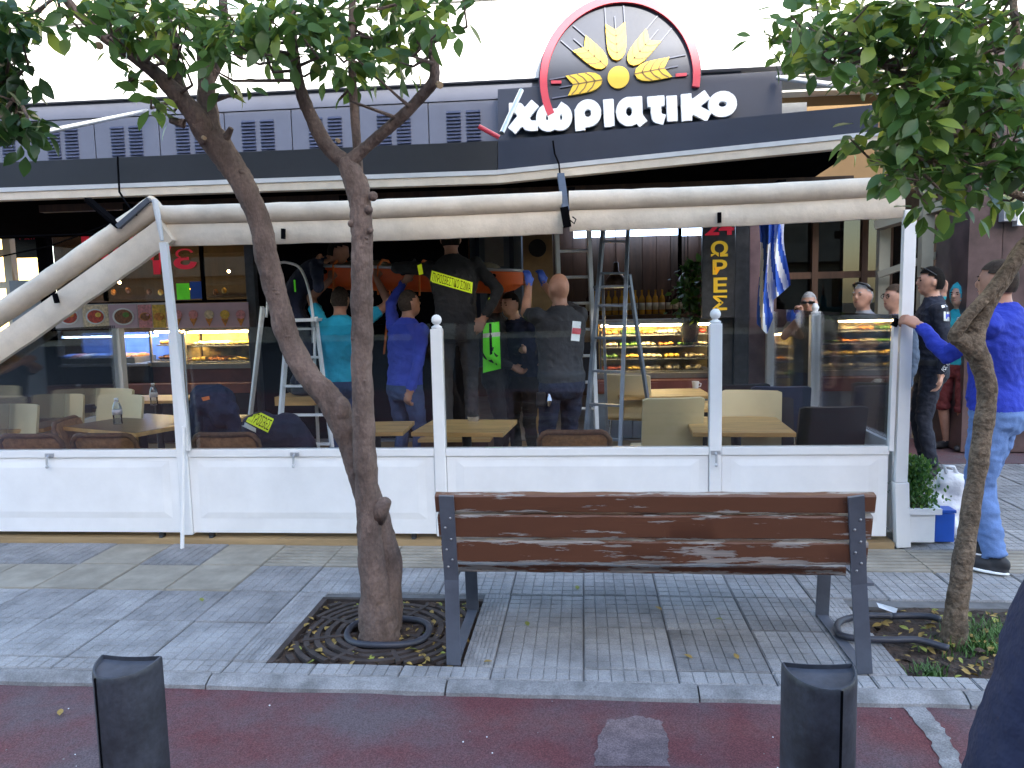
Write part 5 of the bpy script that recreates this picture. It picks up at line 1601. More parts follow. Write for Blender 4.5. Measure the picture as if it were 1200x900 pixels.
def chair(style, label, px, pytop, Y, rz):
    bh = {'wicker': .70, 'cream': .86, 'black': .80, 'navy': .84}[style]
    p = at(px, pytop, Y)
    if style not in CH:
        CH[style] = t = chair_proto(style)
    else:
        t = copy_tree(CH[style])
    x = Vector((p.x, p.y, 0)) + Matrix.Rotation(rz, 3, 'Z') @ Vector((0, .28, 0))
    t.matrix_basis = Matrix.Translation((x.x, x.y, .036)) @ Matrix.Rotation(rz, 4, 'Z')
    tag(t, label, 'chair', {'wicker': 'brown wicker chairs', 'cream': 'cream plastic chairs', 'black': 'black chairs', 'navy': 'dark blue chairs'}[style])
chair('wicker', 'brown wicker chair back at the far left corner behind the screen', 38, 514, 5.06, 0)
chair('wicker', 'brown wicker chair back just left of the white prop', 124, 514, 5.06, 0)
chair('wicker', 'brown wicker chair back beside the draped hi-vis jacket', 266, 514, 5.06, 0)
chair('wicker', 'brown wicker chair back behind the left half of the bench', 673, 506, 5.06, 0)
chair('wicker', 'brown wicker chair turned sideways between the left tables', 80, 470, 5.75, -1.35)
chair('cream', 'cream chair with tilted back, nearest the pale side post', 132, 446, 6.6, 2.9)
chair('cream', 'cream chair behind the sideways wicker chair', 68, 462, 6.2, 3.2)
chair('cream', 'cream chair back cut off at the far left edge', 14, 480, 5.55, 3.1)
chair('cream', 'cream chair beside the brown-topped table, right of another', 140, 459, 6.1, 3.0)
chair('cream', 'large cream chair back next to the grey stepladder', 789, 466, 5.55, .12)
chair('cream', 'cream chair half hidden under the long pastry case', 735, 455, 7.3, -.3)
chair('cream', 'cream chair at the far left, behind the black chair', 2, 448, 7.0, 3.0)
chair('black', 'black chair at the left between cream chairs', 27, 459, 6.5, 3.3)
chair('black', 'black high chair under the pink marble column', 872, 442, 6.9, .2)
chair('navy', 'dark blue chair back beneath the flag', 915, 454, 6.35, -.1)
chair('black', 'black chair nearest the narrow screen at right', 976, 484, 5.45, .05)
chair('black', 'black chair behind the right pale table', 892, 480, 5.95, 3.0)
chair('cream', 'cream chair edge between the black chairs at right', 880, 474, 5.9, 2.9)
# table things
def bottle_water(px, py, Y, label):
    b0_ = at(px, py, Y); b0_.z = TZ + .0005
    t = thing('water_bottle', label, 'bottle', b0_, group='clear water bottles on the tables')
    MB().lathe([(0, 0), (.034, 0), (.036, .01), (.034, .05), (.036, .1), (.035, .14), (.02, .175), (.014, .19), (0, .19)], b0_, 14).build('body', 'bottle_clear', t, True)
    MB().lathe([(.0365, .08), (.037, .08), (.037, .12), (.0365, .12)], b0_, 14).build('wrapper', 'menu_white', t, True)
    MB().lathe([(0, .191), (.016, .191), (.016, .21), (0, .21)], b0_, 12).build('cap', 'sign_white', t, True)
bottle_water(138, 492, 5.75, 'clear water bottle standing on the brown-topped table')
bottle_water(180, 464, 6.9, 'clear water bottle on the table by the cold cases')
a_ = gp(555, 493, TZ)
t = thing('ashtray', 'round steel ashtray on the table behind the central post', 'ashtray', a_)
MB().lathe([(0, .001), (.045, .001), (.047, .035), (.043, .035), (.04, .01), (0, .01)], a_, 18).build('bowl', 'chrome', t, SM)
MB().lathe([(.0475, .028), (.051, .028), (.051, .036), (.0475, .036)], a_, 18).build('rim', 'chrome', t, SM)
for lab, px, py in (('small cup on the pale table below the pastry case', 815, 455), ('small cup on the table behind the right post', 851, 470), ('cup on the far left table', 3, 496)):
    a_ = gp(px, py, TZ)
    t = thing('cup', lab, 'cup', a_)
    MB().lathe([(0, .001), (.028, .001), (.036, .07), (.033, .07), (.026, .008), (0, .008)], a_, 14).build('bowl', 'sign_white' if px > 100 else 'black_gloss', t, SM)
    MB().tube([a_ + Vector((.033, 0, .055)), a_ + Vector((.055, 0, .045)), a_ + Vector((.05, 0, .02)), a_ + Vector((.03, 0, .018))], .005, 6).build('handle', 'sign_white' if px > 100 else 'black_gloss', t)
a_ = gp(105, 484, TZ)
t = thing('small_camera', 'black camera-like device with strap on the left table', 'device', a_)
MB().box(a_ + Vector((0, 0, .04)), (.09, .06, .07)).build('body', 'black_plastic', t, bevel=.01)
MB().cyl(a_ + Vector((.045, -.01, .05)), a_ + Vector((.11, -.02, .05)), .012, 10).build('arm', 'black_plastic', t)

# ================================================================ LADDERS
def rail_ladder(label, L0, L1, R0, R1, n, m_, wd=.05, th=.022, rung='box', cat='ladder', name='ladder', skip=()):
    t = thing(name, label, cat, (L0 + R0) / 2)
    for a_, b_ in ((L0, L1), (R0, R1)):
        MB().bar(a_, b_, th, wd).build('rail', m_, t)
    for k in range(n):
        f = (k + .6) / n
        p, q = L0.lerp(L1, f), R0.lerp(R1, f)
        d = (q - p).normalized() * th * .5
        if rung == 'box': MB().bar(p + d, q - d, .05, .018).build('tread', m_, t)
        else: MB().cyl(p + d, q - d, .014, 10).build('rung', m_, t, SM)
    return t
def gz(px, Y, z=.036):
    p = at(px, 500, Y); return Vector((p.x, Y, z))
# straight extension ladder
L1_, R1_ = at(652, 300, 6.95), at(690, 300, 6.95)
rail_ladder('bright aluminium extension ladder rising behind the bald man', Vector((L1_.x + .06, 6.75, .036)), Vector((L1_.x, 7.05, 2.36)), Vector((R1_.x + .06, 6.75, .036)), Vector((R1_.x, 7.05, 2.36)), 10, 'alu', rung='rod', wd=.06, th=.035)
# grey stepladder, front flight and rear frame
t = rail_ladder('dark grey folding stepladder right of the bald man', gz(680, 6.2), at(707, 268, 6.75), gz(724, 6.1), at(736, 268, 6.7), 8, 'ladder_grey', wd=.05, th=.028)
MB().bar(at(737, 322, 6.74), gz(770, 7.3), .024, .045).build('rear_rail', 'ladder_grey', t)
MB().bar(at(706, 322, 6.78), gz(712, 7.35), .024, .045).build('rear_rail', 'ladder_grey', t)
MB().box((at(717, 336, 6.72)), (.30, .20, .02), Matrix.Rotation(.1, 3, 'Z')).build('platform', 'ladder_grey', t)
MB().bar(at(712, 380, 7.0), at(750, 380, 7.0), .02, .03).build('brace', 'ladder_grey', t)
# aluminium stepladder on the left
t = rail_ladder('aluminium stepladder with curved hoop rail behind the left stem', gz(318, 6.25), at(338, 372, 6.55), gz(392, 6.25), at(370, 372, 6.55), 6, 'alu', wd=.05, th=.024)
hp, hr = catmull([at(369, 440, 6.5), at(368, 385, 6.53), at(362, 340, 6.56), at(352, 315, 6.57), at(338, 308, 6.57), at(326, 309, 6.57), at(318, 320, 6.57), at(312, 372, 6.55)], [.012] * 8, 5)
MB().tube(hp, hr, 8).build('hoop', 'alu', t, True)
MB().bar(at(308, 360, 6.6), gz(283, 7.1), .03, .045).build('rear_rail', 'alu', t)
MB().bar(at(366, 372, 6.6), gz(372, 7.1), .03, .045).build('rear_rail', 'alu', t)
MB().box(at(355, 375, 6.5), (.30, .22, .025)).build('platform', 'alu', t)

# ================================================================ STRETCHER
st = thing('rescue_stretcher', 'orange plastic basket stretcher held overhead by the rescuers', 'stretcher', at(490, 335, 6.95))
c0_, c1_ = at(366, 328, 6.95), at(614, 334, 6.95)
ex_ = (c1_ - c0_); L_ = ex_.length; ex_.normalize()
up_ = Vector((0, 0, 1)); ey_ = up_.cross(ex_).normalized(); ez_ = ex_.cross(ey_)
def sp_(x, y, z): return c0_ + ex_ * x + ey_ * y + ez_ * z
rings = []; n = 22
for i in range(n + 1):
    t_ = i / n
    x = L_ * t_
    e = min(1, min(t_, 1 - t_) * 9); e = e ** .5
    wv = .23 * (.55 + .45 * e); h = .19 * (.5 + .5 * e)
    prof_o = [(-wv, .11), (-wv * .97, .0), (-wv * .86, .11 - h * .85), (-wv * .5, .11 - h), (0, .11 - h * 1.02), (wv * .5, .11 - h), (wv * .86, .11 - h * .85), (wv * .97, .0), (wv, .11)]
    prof_i = [(y * .93, z + (.012 if z < .1 else 0)) for y, z in reversed(prof_o)]
    rings.append([sp_(x, y, z) for y, z in prof_o + prof_i])
MB().loft(rings).build('shell', 'stretcher', st, R(50))
for s in (-1, 1):
    pts = [sp_(L_ * i / n, s * .235 * (.55 + .45 * min(1, min(i / n, 1 - i / n) * 9) ** .5), .122) for i in range(n + 1)]
    MB().tube(pts, .014, 8).build('rim_rail', 'steel_pale', st, True)
for k, x in enumerate((.28, .68, 1.05, 1.5)):
    b = MB(); b.bar(sp_(x, -.245, .13), sp_(x, -.235, -.12), .05, .008, up=ex_); b.build('strap', 'strap', st)
    b = MB(); b.tube([sp_(x, -.243, .13), sp_(x, -.1, .19), sp_(x, .1, .19), sp_(x, .243, .13)], .012, 6); b.build('strap', 'strap', st)
for k, x in enumerate((.2, .55, .9, 1.35, 1.7)):
    if x < L_: MB().sph(sp_(x, -.24, .07), (.022, .012, .018), 10, 8).build('hand_hole', 'black_matte', st, True)
tag(MB().bar(at(457, 340, 6.72), at(450, 415, 6.72), .05, .006, up=(1, 0, 0)).build('loose_strap', 'strap'), 'orange strap dangling below the stretcher', 'strap')
# casualty blanket in the basket
b = MB()
for i in range(9): b.sph(sp_(.25 + i * .17, 0, .08 + .03 * math.sin(i)), (.13, .17, .09), 12, 8)
cas = thing('blanket_bundle', 'dark blanket bundle lying in the orange stretcher', 'blanket', sp_(L_ / 2, 0, .05))
o = b.build('cover', 'cloth_khaki', cas); remesh(o, .025, 4, .01)
MB().tube([sp_(.95, -.18, .12), sp_(.95, 0, .20), sp_(.95, .18, .12)], .014, 8).build('hem_cord', 'cloth_charcoal', cas, True)

# ================================================================ PEOPLE
def hd(dx, dy): return math.atan2(-dx, dy)
def ik(a, t, l1, l2, hint):
    d = t - a; L = d.length
    if L > (l1 + l2) * .985:
        t = a + d.normalized() * (l1 + l2) * .985; d = t - a; L = d.length
    L = max(L, abs(l1 - l2) + .02)
    c = (l1 * l1 + L * L - l2 * l2) / (2 * l1 * L); c = max(-1, min(1, c))
    u_ = d.normalized(); h = hint - u_ * hint.dot(u_)
    if h.length < 1e-4: h = Vector((0, 0, -1)) - u_ * u_.dot(Vector((0, 0, -1)))
    h.normalize()
    return a + u_ * (l1 * c) + h * (l1 * math.sqrt(max(0, 1 - c * c))), t
def person(label, foot, face, H=1.75, top='cloth_black', bot='jeans_dark', skin='skin', hair='hair_dark', shoe='shoe_black', lh=None, rh=None,
           lhint=(-.5, -.4, -1), rhint=(.5, -.4, -1), lean=0, side=0, head=(0, 0), sleeve='long', shorts=False, hairstyle='short', ankles=None, pel=None,
           vox=.013, girth=1.0, face_on=True, glove=None, slv=None, curl=.5, wr=.007, hood=None, collar=False, hdir=(None, None), belt=None, leg_w=1.0):
    s = H / 1.75
    t = thing('person', label, 'person', foot, face)
    W = Matrix.Translation(Vector(foot)) @ Matrix.Rotation(face, 4, 'Z') @ Matrix.Scale(s, 4)
    WI = W.inverted()
    tags = [top, bot, skin, shoe, glove or skin, slv or top, belt or bot]
    TOP, BOT, SKIN, SHOE, GL, SL, BELT = range(7)
    b = MB(W)
    dzp = (pel - .95) if pel is not None else 0.0
    def spine(z):
        base = Vector((0, 0, .93 + dzp)); zz = z - .93
        k_ = max(0, min(1, (z - .88) / .42)); steps = 8; p = base.copy()
        if zz <= 0: return base + Vector((0, 0, zz)), Matrix.Identity(3)
        for i in range(steps):
            zi = .93 + zz * (i + .5) / steps; ki = max(0, min(1, (zi - .88) / .42))
            m_ = Matrix.Rotation(side * ki, 3, 'Y') @ Matrix.Rotation(-lean * ki, 3, 'X')
            p = p + m_ @ Vector((0, 0, zz / steps))
        return p, Matrix.Rotation(side * k_, 3, 'Y') @ Matrix.Rotation(-lean * k_, 3, 'X')
    def loft_rings(lst, tg):
        b.cur = tg; rings = []
        for z, hw, hdp, yo in lst:
            p, m_ = spine(z); n = 20
            rings.append([p + m_ @ Vector((hw * girth * math.copysign(abs(math.cos(2 * math.pi * k / n)) ** .85, math.cos(2 * math.pi * k / n)), yo + hdp * girth * math.copysign(abs(math.sin(2 * math.pi * k / n)) ** .9, math.sin(2 * math.pi * k / n)), 0)) for k in range(n)])
        b.loft(rings)
    loft_rings([(.79, .115, .095, 0), (.84, .155, .112, -.008), (.90, .165, .118, -.01), (.96, .158, .112, 0), (1.02, .145, .10, 0)], BOT)
    loft_rings([(.93, .168, .120, -.004), (1.0, .158, .115, .004), (1.08, .153, .112, .006), (1.18, .163, .117, .008), (1.28, .178, .122, .008), (1.36, .183, .115, .002), (1.42, .165, .098, -.004), (1.46, .115, .08, -.008), (1.50, .068, .066, -.008)], TOP)
    if belt: loft_rings([(.955, .172, .124, -.002), (.995, .170, .122, -.002)], BELT)
    # neck and head
    pn, mn = spine(1.48)
    hm = mn @ Matrix.Rotation(lean * .75, 3, 'X') @ Matrix.Rotation(-side * .6, 3, 'Y') @ Matrix.Rotation(head[0], 3, 'Z') @ Matrix.Rotation(head[1], 3, 'X')
    pe, _ = spine(1.55)
    hc = pn + mn @ Vector((0, .015, .06)) + hm @ Vector((0, .018, .10))
    b.cur = SKIN
    b.tube([pn + mn @ Vector((0, -.005, -.04)), hc + hm @ Vector((0, -.015, -.05))], [.060, .054], 14)
    b.sph(hc, (.076, .094, .112), 18, 14, hm)
    b.sph(hc + hm @ Vector((0, .024, -.055)), (.056, .066, .066), 14, 10, hm)
    b.sph(hc + hm @ Vector((0, .096, -.018)), (.013, .018, .022), 8, 6, hm)
    b.sph(hc + hm @ Vector((0, .080, .018)), (.045, .016, .014), 8, 6, hm)
    for sx in (-1, 1):
        b.sph(hc + hm @ Vector((sx * .078, -.008, -.008)), (.012, .022, .032), 8, 6, hm)
    if collar:
        b.cur = TOP; b.tube([pn + mn @ Vector((0, -.008, -.03)), pn + mn @ Vector((0, -.004, .035))], [.078, .070], 14)
    if hood:
        b.cur = TOP
        b.sph(hc + hm @ Vector((0, -.022, .016)), (.112, .104, .142), 16, 12, hm)
        b.sph(pn + mn @ Vector((0, -.06, -.02)), (.12, .08, .07), 12, 8)
    # arms
    r_up = .052 if sleeve == 'long' else .047
    hands = []
    for sx, tgt, hint, dr in ((-1, lh, lhint, hdir[0]), (1, rh, rhint, hdir[1])):
        ps, ms = spine(1.405)
        sh = ps + ms @ Vector((sx * .178 * girth ** .7, -.004, 0))
        if tgt is None: tgt_l = sh + Vector((sx * .07, .03, -.53))
        else: tgt_l = WI @ Vector(tgt)
        if (tgt_l - sh).z > .05:
            sh = sh + (tgt_l - sh).normalized() * .04
        el, wrist = ik(sh, tgt_l, .285, .255, Vector(hint))
        b.cur = SL
        b.sph(sh, (.066 * girth ** .5,) * 3, 12, 8)
        mid = sh.lerp(el, .5)
        if sleeve == 'long':
            b.tube([sh, mid, el], [.062, .056, .048], 12); b.sph(el, .048, 10, 8)
            b.tube([el, el.lerp(wrist, .35), wrist.lerp(el, .04)], [.048, .046, .037], 12)
        else:
            b.tube([sh, sh.lerp(el, .62)], [.064, .060], 12)
            b.cur = SKIN
            b.tube([sh, mid, el], [.05, .047, .040], 12); b.sph(el, .040, 10, 8)
            b.tube([el, el.lerp(wrist, .3), wrist], [.040, .041, .028], 12)
        b.cur = GL
        d = (wrist - el).normalized() if dr is None else (WI.to_3x3() @ Vector(dr)).normalized()
        lat = d.cross(Vector((0, 1, 0)) if abs(d.y) < .8 else Vector((0, 0, 1))).normalized()
        nrm = lat.cross(d).normalized()
        if tgt is None: nrm = Vector((-sx, 0, 0)); lat = d.cross(nrm).normalized()
        rm = Matrix((lat, d, nrm)).transposed()
        b.sph(wrist, .029, 10, 8)
        b.sph(wrist + d * .05, (.041, .055, .019), 12, 8, rm)
        for k in range(4):
            ln = (.075, .085, .08, .062)[k]
            base = wrist + d * .088 + lat * ((k - 1.5) * .0195)
            pts = [wrist + d * .05 + lat * ((k - 1.5) * .017), base]; a = 0
            for q in range(3):
                a += curl * (1.0, 1.1, .8)[q]
                pts.append(pts[-1] + (d * math.cos(a) + nrm * math.sin(a)) * ln * (.45, .32, .23)[q])
            b.tube(pts, [.010, .0105, .0098, .009, .0075], 7)
        tb_ = wrist + d * .02 - lat * .03
        b.tube([tb_, tb_ - lat * .02 + d * .03 + nrm * .012, tb_ - lat * .012 + d * .062 + nrm * (.02 + .03 * curl)], [.013, .012, .009], 7)
        hands.append((wrist, d))
    # legs
    if ankles is None: ankles = ((-.105, -.02, .085), (.105, .0, .085))
    for sx, an in ((-1, ankles[0]), (1, ankles[1])):
        hip = Vector((sx * .088 * girth ** .5, 0, .90 + dzp)); an = Vector(an)
        kn, an = ik(hip, an, .415, .405, Vector((sx * .12, 1, .1)))
        b.cur = BOT
        b.tube([hip, hip.lerp(kn, .5), kn], [.092 * girth ** .5, .080 * girth ** .3 * leg_w, .064 * leg_w], 14); b.sph(kn, .064 * leg_w, 10, 8)
        if shorts:
            b.cur = BOT; b.tube([kn, kn.lerp(an, .12)], [.078, .08], 12)
            b.cur = SKIN; b.tube([kn, kn.lerp(an, .3), an], [.052, .054, .034], 12)
        else:
            b.tube([kn, kn.lerp(an, .35), an.lerp(kn, .02)], [.064 * leg_w, .062 * leg_w, .052 * leg_w], 14)
        b.cur = SHOE
        b.sph(an + Vector((0, -.02, -.035)), (.042, .06, .05), 10, 8)
        b.sph(an + Vector((sx * .012, .08, -.045)), (.046, .11, .038), 12, 8)
        b.sph(an + Vector((sx * .012, .05, -.068)), (.045, .13, .016), 12, 6)
    pre = BVHTree.FromPolygons([tuple(v) for v in b.v], b.f)
    ptag = list(b.m)
    o = b.build('body', tags, t)
    remesh(o, vox, 3)
    me = o.data
    for p in me.polygons:
        r_ = pre.find_nearest(p.center)
        p.material_index = ptag[r_[2]] if r_[2] is not None else 0
    # cloth creases
    vt = [SKIN] * len(me.vertices)
    for p in me.polygons:
        for vi in p.vertices: vt[vi] = p.material_index
    off = Vector(foot) * 3
    nr = [v.normal.copy() for v in me.vertices]
    for v in me.vertices:
        if vt[v.index] in (TOP, BOT, SL):
            q = v.co
            f_ = noise.noise(Vector((q.x * 8, q.y * 8, q.z * 13)) + off) + .9 * (.5 - abs(noise.noise(Vector((q.x * 13 + q.z * 9, q.y * 13, q.z * 17)) + off)) * 2) + .4 * noise.noise(Vector((q.x * 30, q.y * 30, q.z * 40)) + off)
            v.co = q + nr[v.index] * (f_ * wr)
    # head details
    HW = lambda v: W @ (hc + hm @ Vector(v))
    hs = W.to_3x3() @ hm
    R3 = (W.to_3x3().normalized() @ hm)
    if hairstyle != 'bald' and not hood:
        hb = MB(); nu, nv = 26, 18; vs = []; keep = []
        for i in range(nv + 1):
            th = math.pi * i / nv
            for k in range(nu):
                a = 2 * math.pi * k / nu
                n_ = Vector((math.sin(th) * math.cos(a), math.sin(th) * math.sin(a), math.cos(th)))
                gro = {'short': 1.075, 'crop': 1.035, 'full': 1.12}[hairstyle]
                f_ = gro + .03 * noise.noise(n_ * 5 + off) + .03 * noise.noise(n_ * 17 + off)
                vs.append(HW((n_.x * .077 * f_, n_.y * .095 * f_ - .004, n_.z * .113 * f_ + .002)))
                keep.append(n_)
        fs = []
        for i in range(nv):
            for k in range(nu):
                q = (i * nu + k, i * nu + (k + 1) % nu, (i + 1) * nu + (k + 1) % nu, (i + 1) * nu + k)
                n_ = sum((keep[x] for x in q), Vector()) / 4
                if n_.z > .52 or (n_.y < .05 and n_.z > .12) or (n_.y < -.25 and n_.z > -.52) or (n_.y < .42 and n_.z > .38):
                    fs.append(q)
        hb.add(vs, fs); hb.build('hair', hair, t, True)
    if face_on:
        for sx in (-1, 1):
            MB().sph(HW((sx * .031, .084, .004)), (.011 * s, .006 * s, .006 * s), 8, 6, R3).build('eye', 'eye', t, True)
            MB().sph(HW((sx * .031, .091, .026)), (.018 * s, .006 * s, .0045 * s), 8, 6, R3).build('eyebrow', hair if hairstyle != 'bald' else 'hair_brown', t, True)
        MB().sph(HW((0, .0835, -.058)), (.022 * s, .008 * s, .006 * s), 8, 6, R3).build('mouth', 'lips', t, True)
    t_bvh = BVHTree.FromPolygons([tuple(v.co) for v in me.vertices], [tuple(p.vertices) for p in me.polygons])
    return t, o, t_bvh, HW, [(W @ h[0], W.to_3x3() @ h[1]) for h in hands], R3
def decal(bvh, quad, mname, name, parent, off=.006, nx=14, ny=5, text=None, tm='black_matte', th=.004):
    """a patch sewn onto the cloth: picture corners (top-left, top-right, bottom-right, bottom-left) dropped onto the body"""
    def hit(u_, v_, o_):
        px = (quad[0][0] * (1 - u_) + quad[1][0] * u_) * (1 - v_) + (quad[3][0] * (1 - u_) + quad[2][0] * u_) * v_
        py = (quad[0][1] * (1 - u_) + quad[1][1] * u_) * (1 - v_) + (quad[3][1] * (1 - u_) + quad[2][1] * u_) * v_
        d = ray(px, py).normalized()
        h = bvh.ray_cast(CAM, d)
        return (h[0] - d * o_) if h[0] is not None else None
    pts = []; last = None
    for j in range(ny + 1):
        for i in range(nx + 1):
            p = hit(i / nx, j / ny, off)
            if p is None: p = last
            last = p or last; pts.append(p)
    if any(p is None for p in pts):
        good = [p for p in pts if p is not None]
        if not good: return
        pts = [p or good[0] for p in pts]
    fs = [(j * (nx + 1) + i, j * (nx + 1) + i + 1, (j + 1) * (nx + 1) + i + 1, (j + 1) * (nx + 1) + i) for j in range(ny) for i in range(nx)]
    o = MB().add(pts, fs).build(name, mname, parent, True)
    if text:
        tx = text_obj('lettering', text, tm, o, I4, 1, 0, 0, (.04, .96, .12, .88))
        for v in tx.data.vertices:
            p = hit(v.co.x, 1 - v.co.y, off + .004)
            v.co = p if p is not None else pts[0]
    return o
def G(px, Y, z=.036):
    p = at(px, 450, Y); return (p.x, Y, z)

# --- man in turquoise T-shirt reaching up
person('man in turquoise T-shirt seen from behind, arms raised to the stretcher', G(402, 6.6), 0, 1.72, 'cloth_turquoise', 'jeans_dark', 'skin_tan', 'hair_short',
       lh=at(388, 328, 6.70), rh=at(441, 326, 6.70), lhint=(-1, .2, -.5), rhint=(1, .2, -.5), sleeve='short', hairstyle='crop', face_on=False, girth=1.12, curl=.7, hdir=((0, .4, 1), (0, .4, 1)))
# --- man in blue shirt
person('man in royal blue sweatshirt and jeans lifting the stretcher behind the tree', G(474, 6.35), hd(.5, .8), 1.68, 'cloth_blue', 'jeans_dark', 'skin_tan', 'hair_short',
       lh=at(474, 330, 6.62), rh=at(480, 462, 6.2), lhint=(-1, .1, -.6), lean=.18, sleeve='long', hairstyle='crop', girth=1.05, curl=.7, head=(-.3, .2))
# --- fire officer on a box
fb = thing('wooden_box', 'low wooden box under the fire officer', 'box', G(535, 6.4))
q = Vector(G(535, 6.4)); MB().bb(q.x - .28, q.x + .28, 6.2, 6.6, .037, .46).build('carcass', 'wood_frame', fb); MB().bb(q.x - .3, q.x + .3, 6.18, 6.62, .462, .485).build('lid', 'wood_light', fb)
ft, fo, fbv, _, _, _ = person('fire officer in black uniform with yellow back panel beside the stretcher', G(537, 6.4, .485), hd(-.15, 1), 1.76, 'cloth_black', 'cloth_charcoal', 'skin_tan', 'hair_dark',
       lh=at(486, 318, 6.65), rh=at(568, 372, 6.35), lhint=(-1, -.2, .1), rhint=(1, -.1, -.3), lean=.12, sleeve='long', face_on=False, girth=1.12, side=-.06)
decal(fbv, ((506, 317), (554, 331), (553, 344), (504, 330)), 'hivis_yellow', 'back_panel', ft, text='ΠΥΡΟΣΒΕΣΤΙΚΟ ΣΩΜΑ')
decal(fbv, ((489, 311), (494, 309), (498, 333), (493, 334)), 'hivis_yellow', 'sleeve_band', ft, nx=3, ny=8)
decal(fbv, ((561, 351), (573, 345), (574, 350), (562, 356)), 'hivis_yellow', 'sleeve_band', ft, nx=5, ny=3)
# --- bald man with gloves
pt_, po_, pbv, HWf, hn, _ = person('bald man in black T-shirt raising blue-gloved hands to the stretcher', G(658, 6.05), hd(-.55, .85), 1.77, 'cloth_charcoal', 'cloth_navy', 'skin_tan', 'hair_dark', hairstyle='bald',
       lh=at(620, 334, 6.35), rh=at(636, 332, 6.55), lhint=(-.3, .2, -1), rhint=(.4, .3, -1), sleeve='short', glove='glove_blue', girth=1.16, head=(.1, .15), curl=.6, belt='shoe_black', hdir=((-.1, .1, 1), (-.2, .1, 1)), face_on=False)
decal(pbv, ((671, 376), (681, 377), (679, 400), (669, 399)), 'sign_white', 'sleeve_patch', pt_, nx=4, ny=6)
decal(pbv, ((671, 384), (681, 385), (680, 392), (670, 391)), 'sign_red', 'patch_stripe', pt_, off=.010, nx=4, ny=3)
kq = at(643, 462, 5.9)
MB().tube([kq, kq + Vector((.01, -.02, -.05)), kq + Vector((0, -.02, -.09))], [.012, .02, .008], 6).build('keys', 'chrome', pt_)
MB().box(kq + Vector((-.06, 0, -.04)), (.07, .05, .11)).build('radio', 'black_plastic', pt_, bevel=.01)
# --- person in green vest
vt_, vo_, vbv, _, _, _ = person('person in dark clothes wearing a bright green reflective vest', G(582, 7.05), hd(.9, -.2), 1.70, 'cloth_black', 'cloth_black', 'skin_tan', 'hair_dark',
       rh=at(600, 430, 6.9), hairstyle='short', slv='cloth_black', girth=1.1)
decal(vbv, ((566, 379), (585, 377), (587, 432), (566, 437)), 'hivis_green', 'vest', vt_, off=.012, nx=8, ny=12)
decal(vbv, ((566, 391), (586, 389), (586, 394), (566, 396)), 'reflective', 'vest_band', vt_, off=.018, nx=8, ny=3)
decal(vbv, ((573, 379), (576, 379), (577, 415), (574, 416)), 'black_matte', 'vest_zip', vt_, off=.018, nx=2, ny=8)
# --- dark person beside
person('person in dark navy jacket bending between the vest wearer and the bald man', G(615, 7.1), hd(-.6, -.7), 1.66, 'cloth_dkblue', 'cloth_black', 'skin', 'hair_dark', lean=.3, rh=at(612, 410, 6.8), lh=at(640, 420, 6.85), girth=1.15, shoe='shoe_black')
# --- man on the left ladder
lt, lo, lbv, _, _, _ = person('rescuer on the aluminium stepladder bending under the canopy', (at(345, 450, 6.75).x, 6.8, .80), hd(1, .1), 1.68, 'cloth_navy', 'cloth_navy', 'skin_tan', 'hair_dark', lean=1.05, lh=at(376, 318, 6.8), rh=at(372, 312, 6.65), face_on=False, slv='cloth_navy', pel=.86,
       ankles=((-.1, -.05, .085), (.1, .05, .085)))
decal(lbv, ((327, 286), (360, 289), (361, 294), (327, 294)), 'hivis_green', 'sleeve_band', lt, nx=10, ny=3)
decal(lbv, ((344, 328), (346, 328), (347, 342), (345, 342)), 'hivis_green', 'leg_stripe', lt, nx=2, ny=5)
tag(MB().bb(at(325, 450, 6.7).x, at(372, 450, 6.7).x, 6.62, 6.98, .72, .798).build('ladder_plank', 'wood_light'), 'short wooden plank resting across the aluminium stepladder', 'plank')
# --- seated man at far left
person('seated person in dark T-shirt at the far left edge', G(8, 7.3), hd(.8, -.4), 1.72, 'cloth_black', 'jeans_dark', 'skin_tan', 'hair_dark', sleeve='short', pel=.52, ankles=((-.13, .42, .085), (.13, .40, .085)), lh=at(22, 421, 7.1), rh=at(28, 424, 7.05), lhint=(-1, -.5, -.5), rhint=(1, -.5, -.5), girth=1.15)

# --- onlookers on the right
ot, oo, obv, HW, _, R3 = person('grey-haired onlooker holding a hand to his mouth, under the flag', G(947, 7.7, .0), hd(-.55, -.8), 1.62, 'cloth_khaki', 'jeans_dark', 'skin', 'hair_grey', rh=at(938, 371, 7.48), rhint=(.6, .6, -1), hairstyle='crop', vox=.010, curl=.9, hdir=(None, (-.1, .0, 1)), sleeve='short', head=(.2, 0))
MB().box(HW((0, .092, .006)), (.13, .012, .026), R3).build('sunglasses', 'black_gloss', ot)
ot, oo, obv, HW, _, R3 = person('onlooker in pale grey gilet with arms crossed and sunglasses on his head', G(1010, 6.9, .0), hd(-.85, -.5), 1.68, 'cloth_grey', 'cloth_khaki', 'skin', 'hair_grey', rh=at(1000, 407, 6.66), lh=at(1026, 404, 6.68), lhint=(-.8, -.3, -1), rhint=(.8, -.3, -1), slv='cloth_slate', hairstyle='crop', vox=.010, girth=1.12, collar=True, head=(.15, .1))
MB().tube([HW((-.079, -.02, .05)), HW((-.06, .055, .098)), HW((0, .072, .112)), HW((.06, .055, .098)), HW((.079, -.02, .05))], .011, 6).build('sunglasses', 'black_gloss', ot, True)
ot, oo, obv, HW, _, R3 = person('onlooker with glasses in slate jumper beside the white post', G(1048, 6.75, .0), hd(-.95, -.15), 1.66, 'cloth_slate', 'cloth_olive', 'skin', 'hair_brown', hairstyle='short', vox=.010, head=(.15, .1))
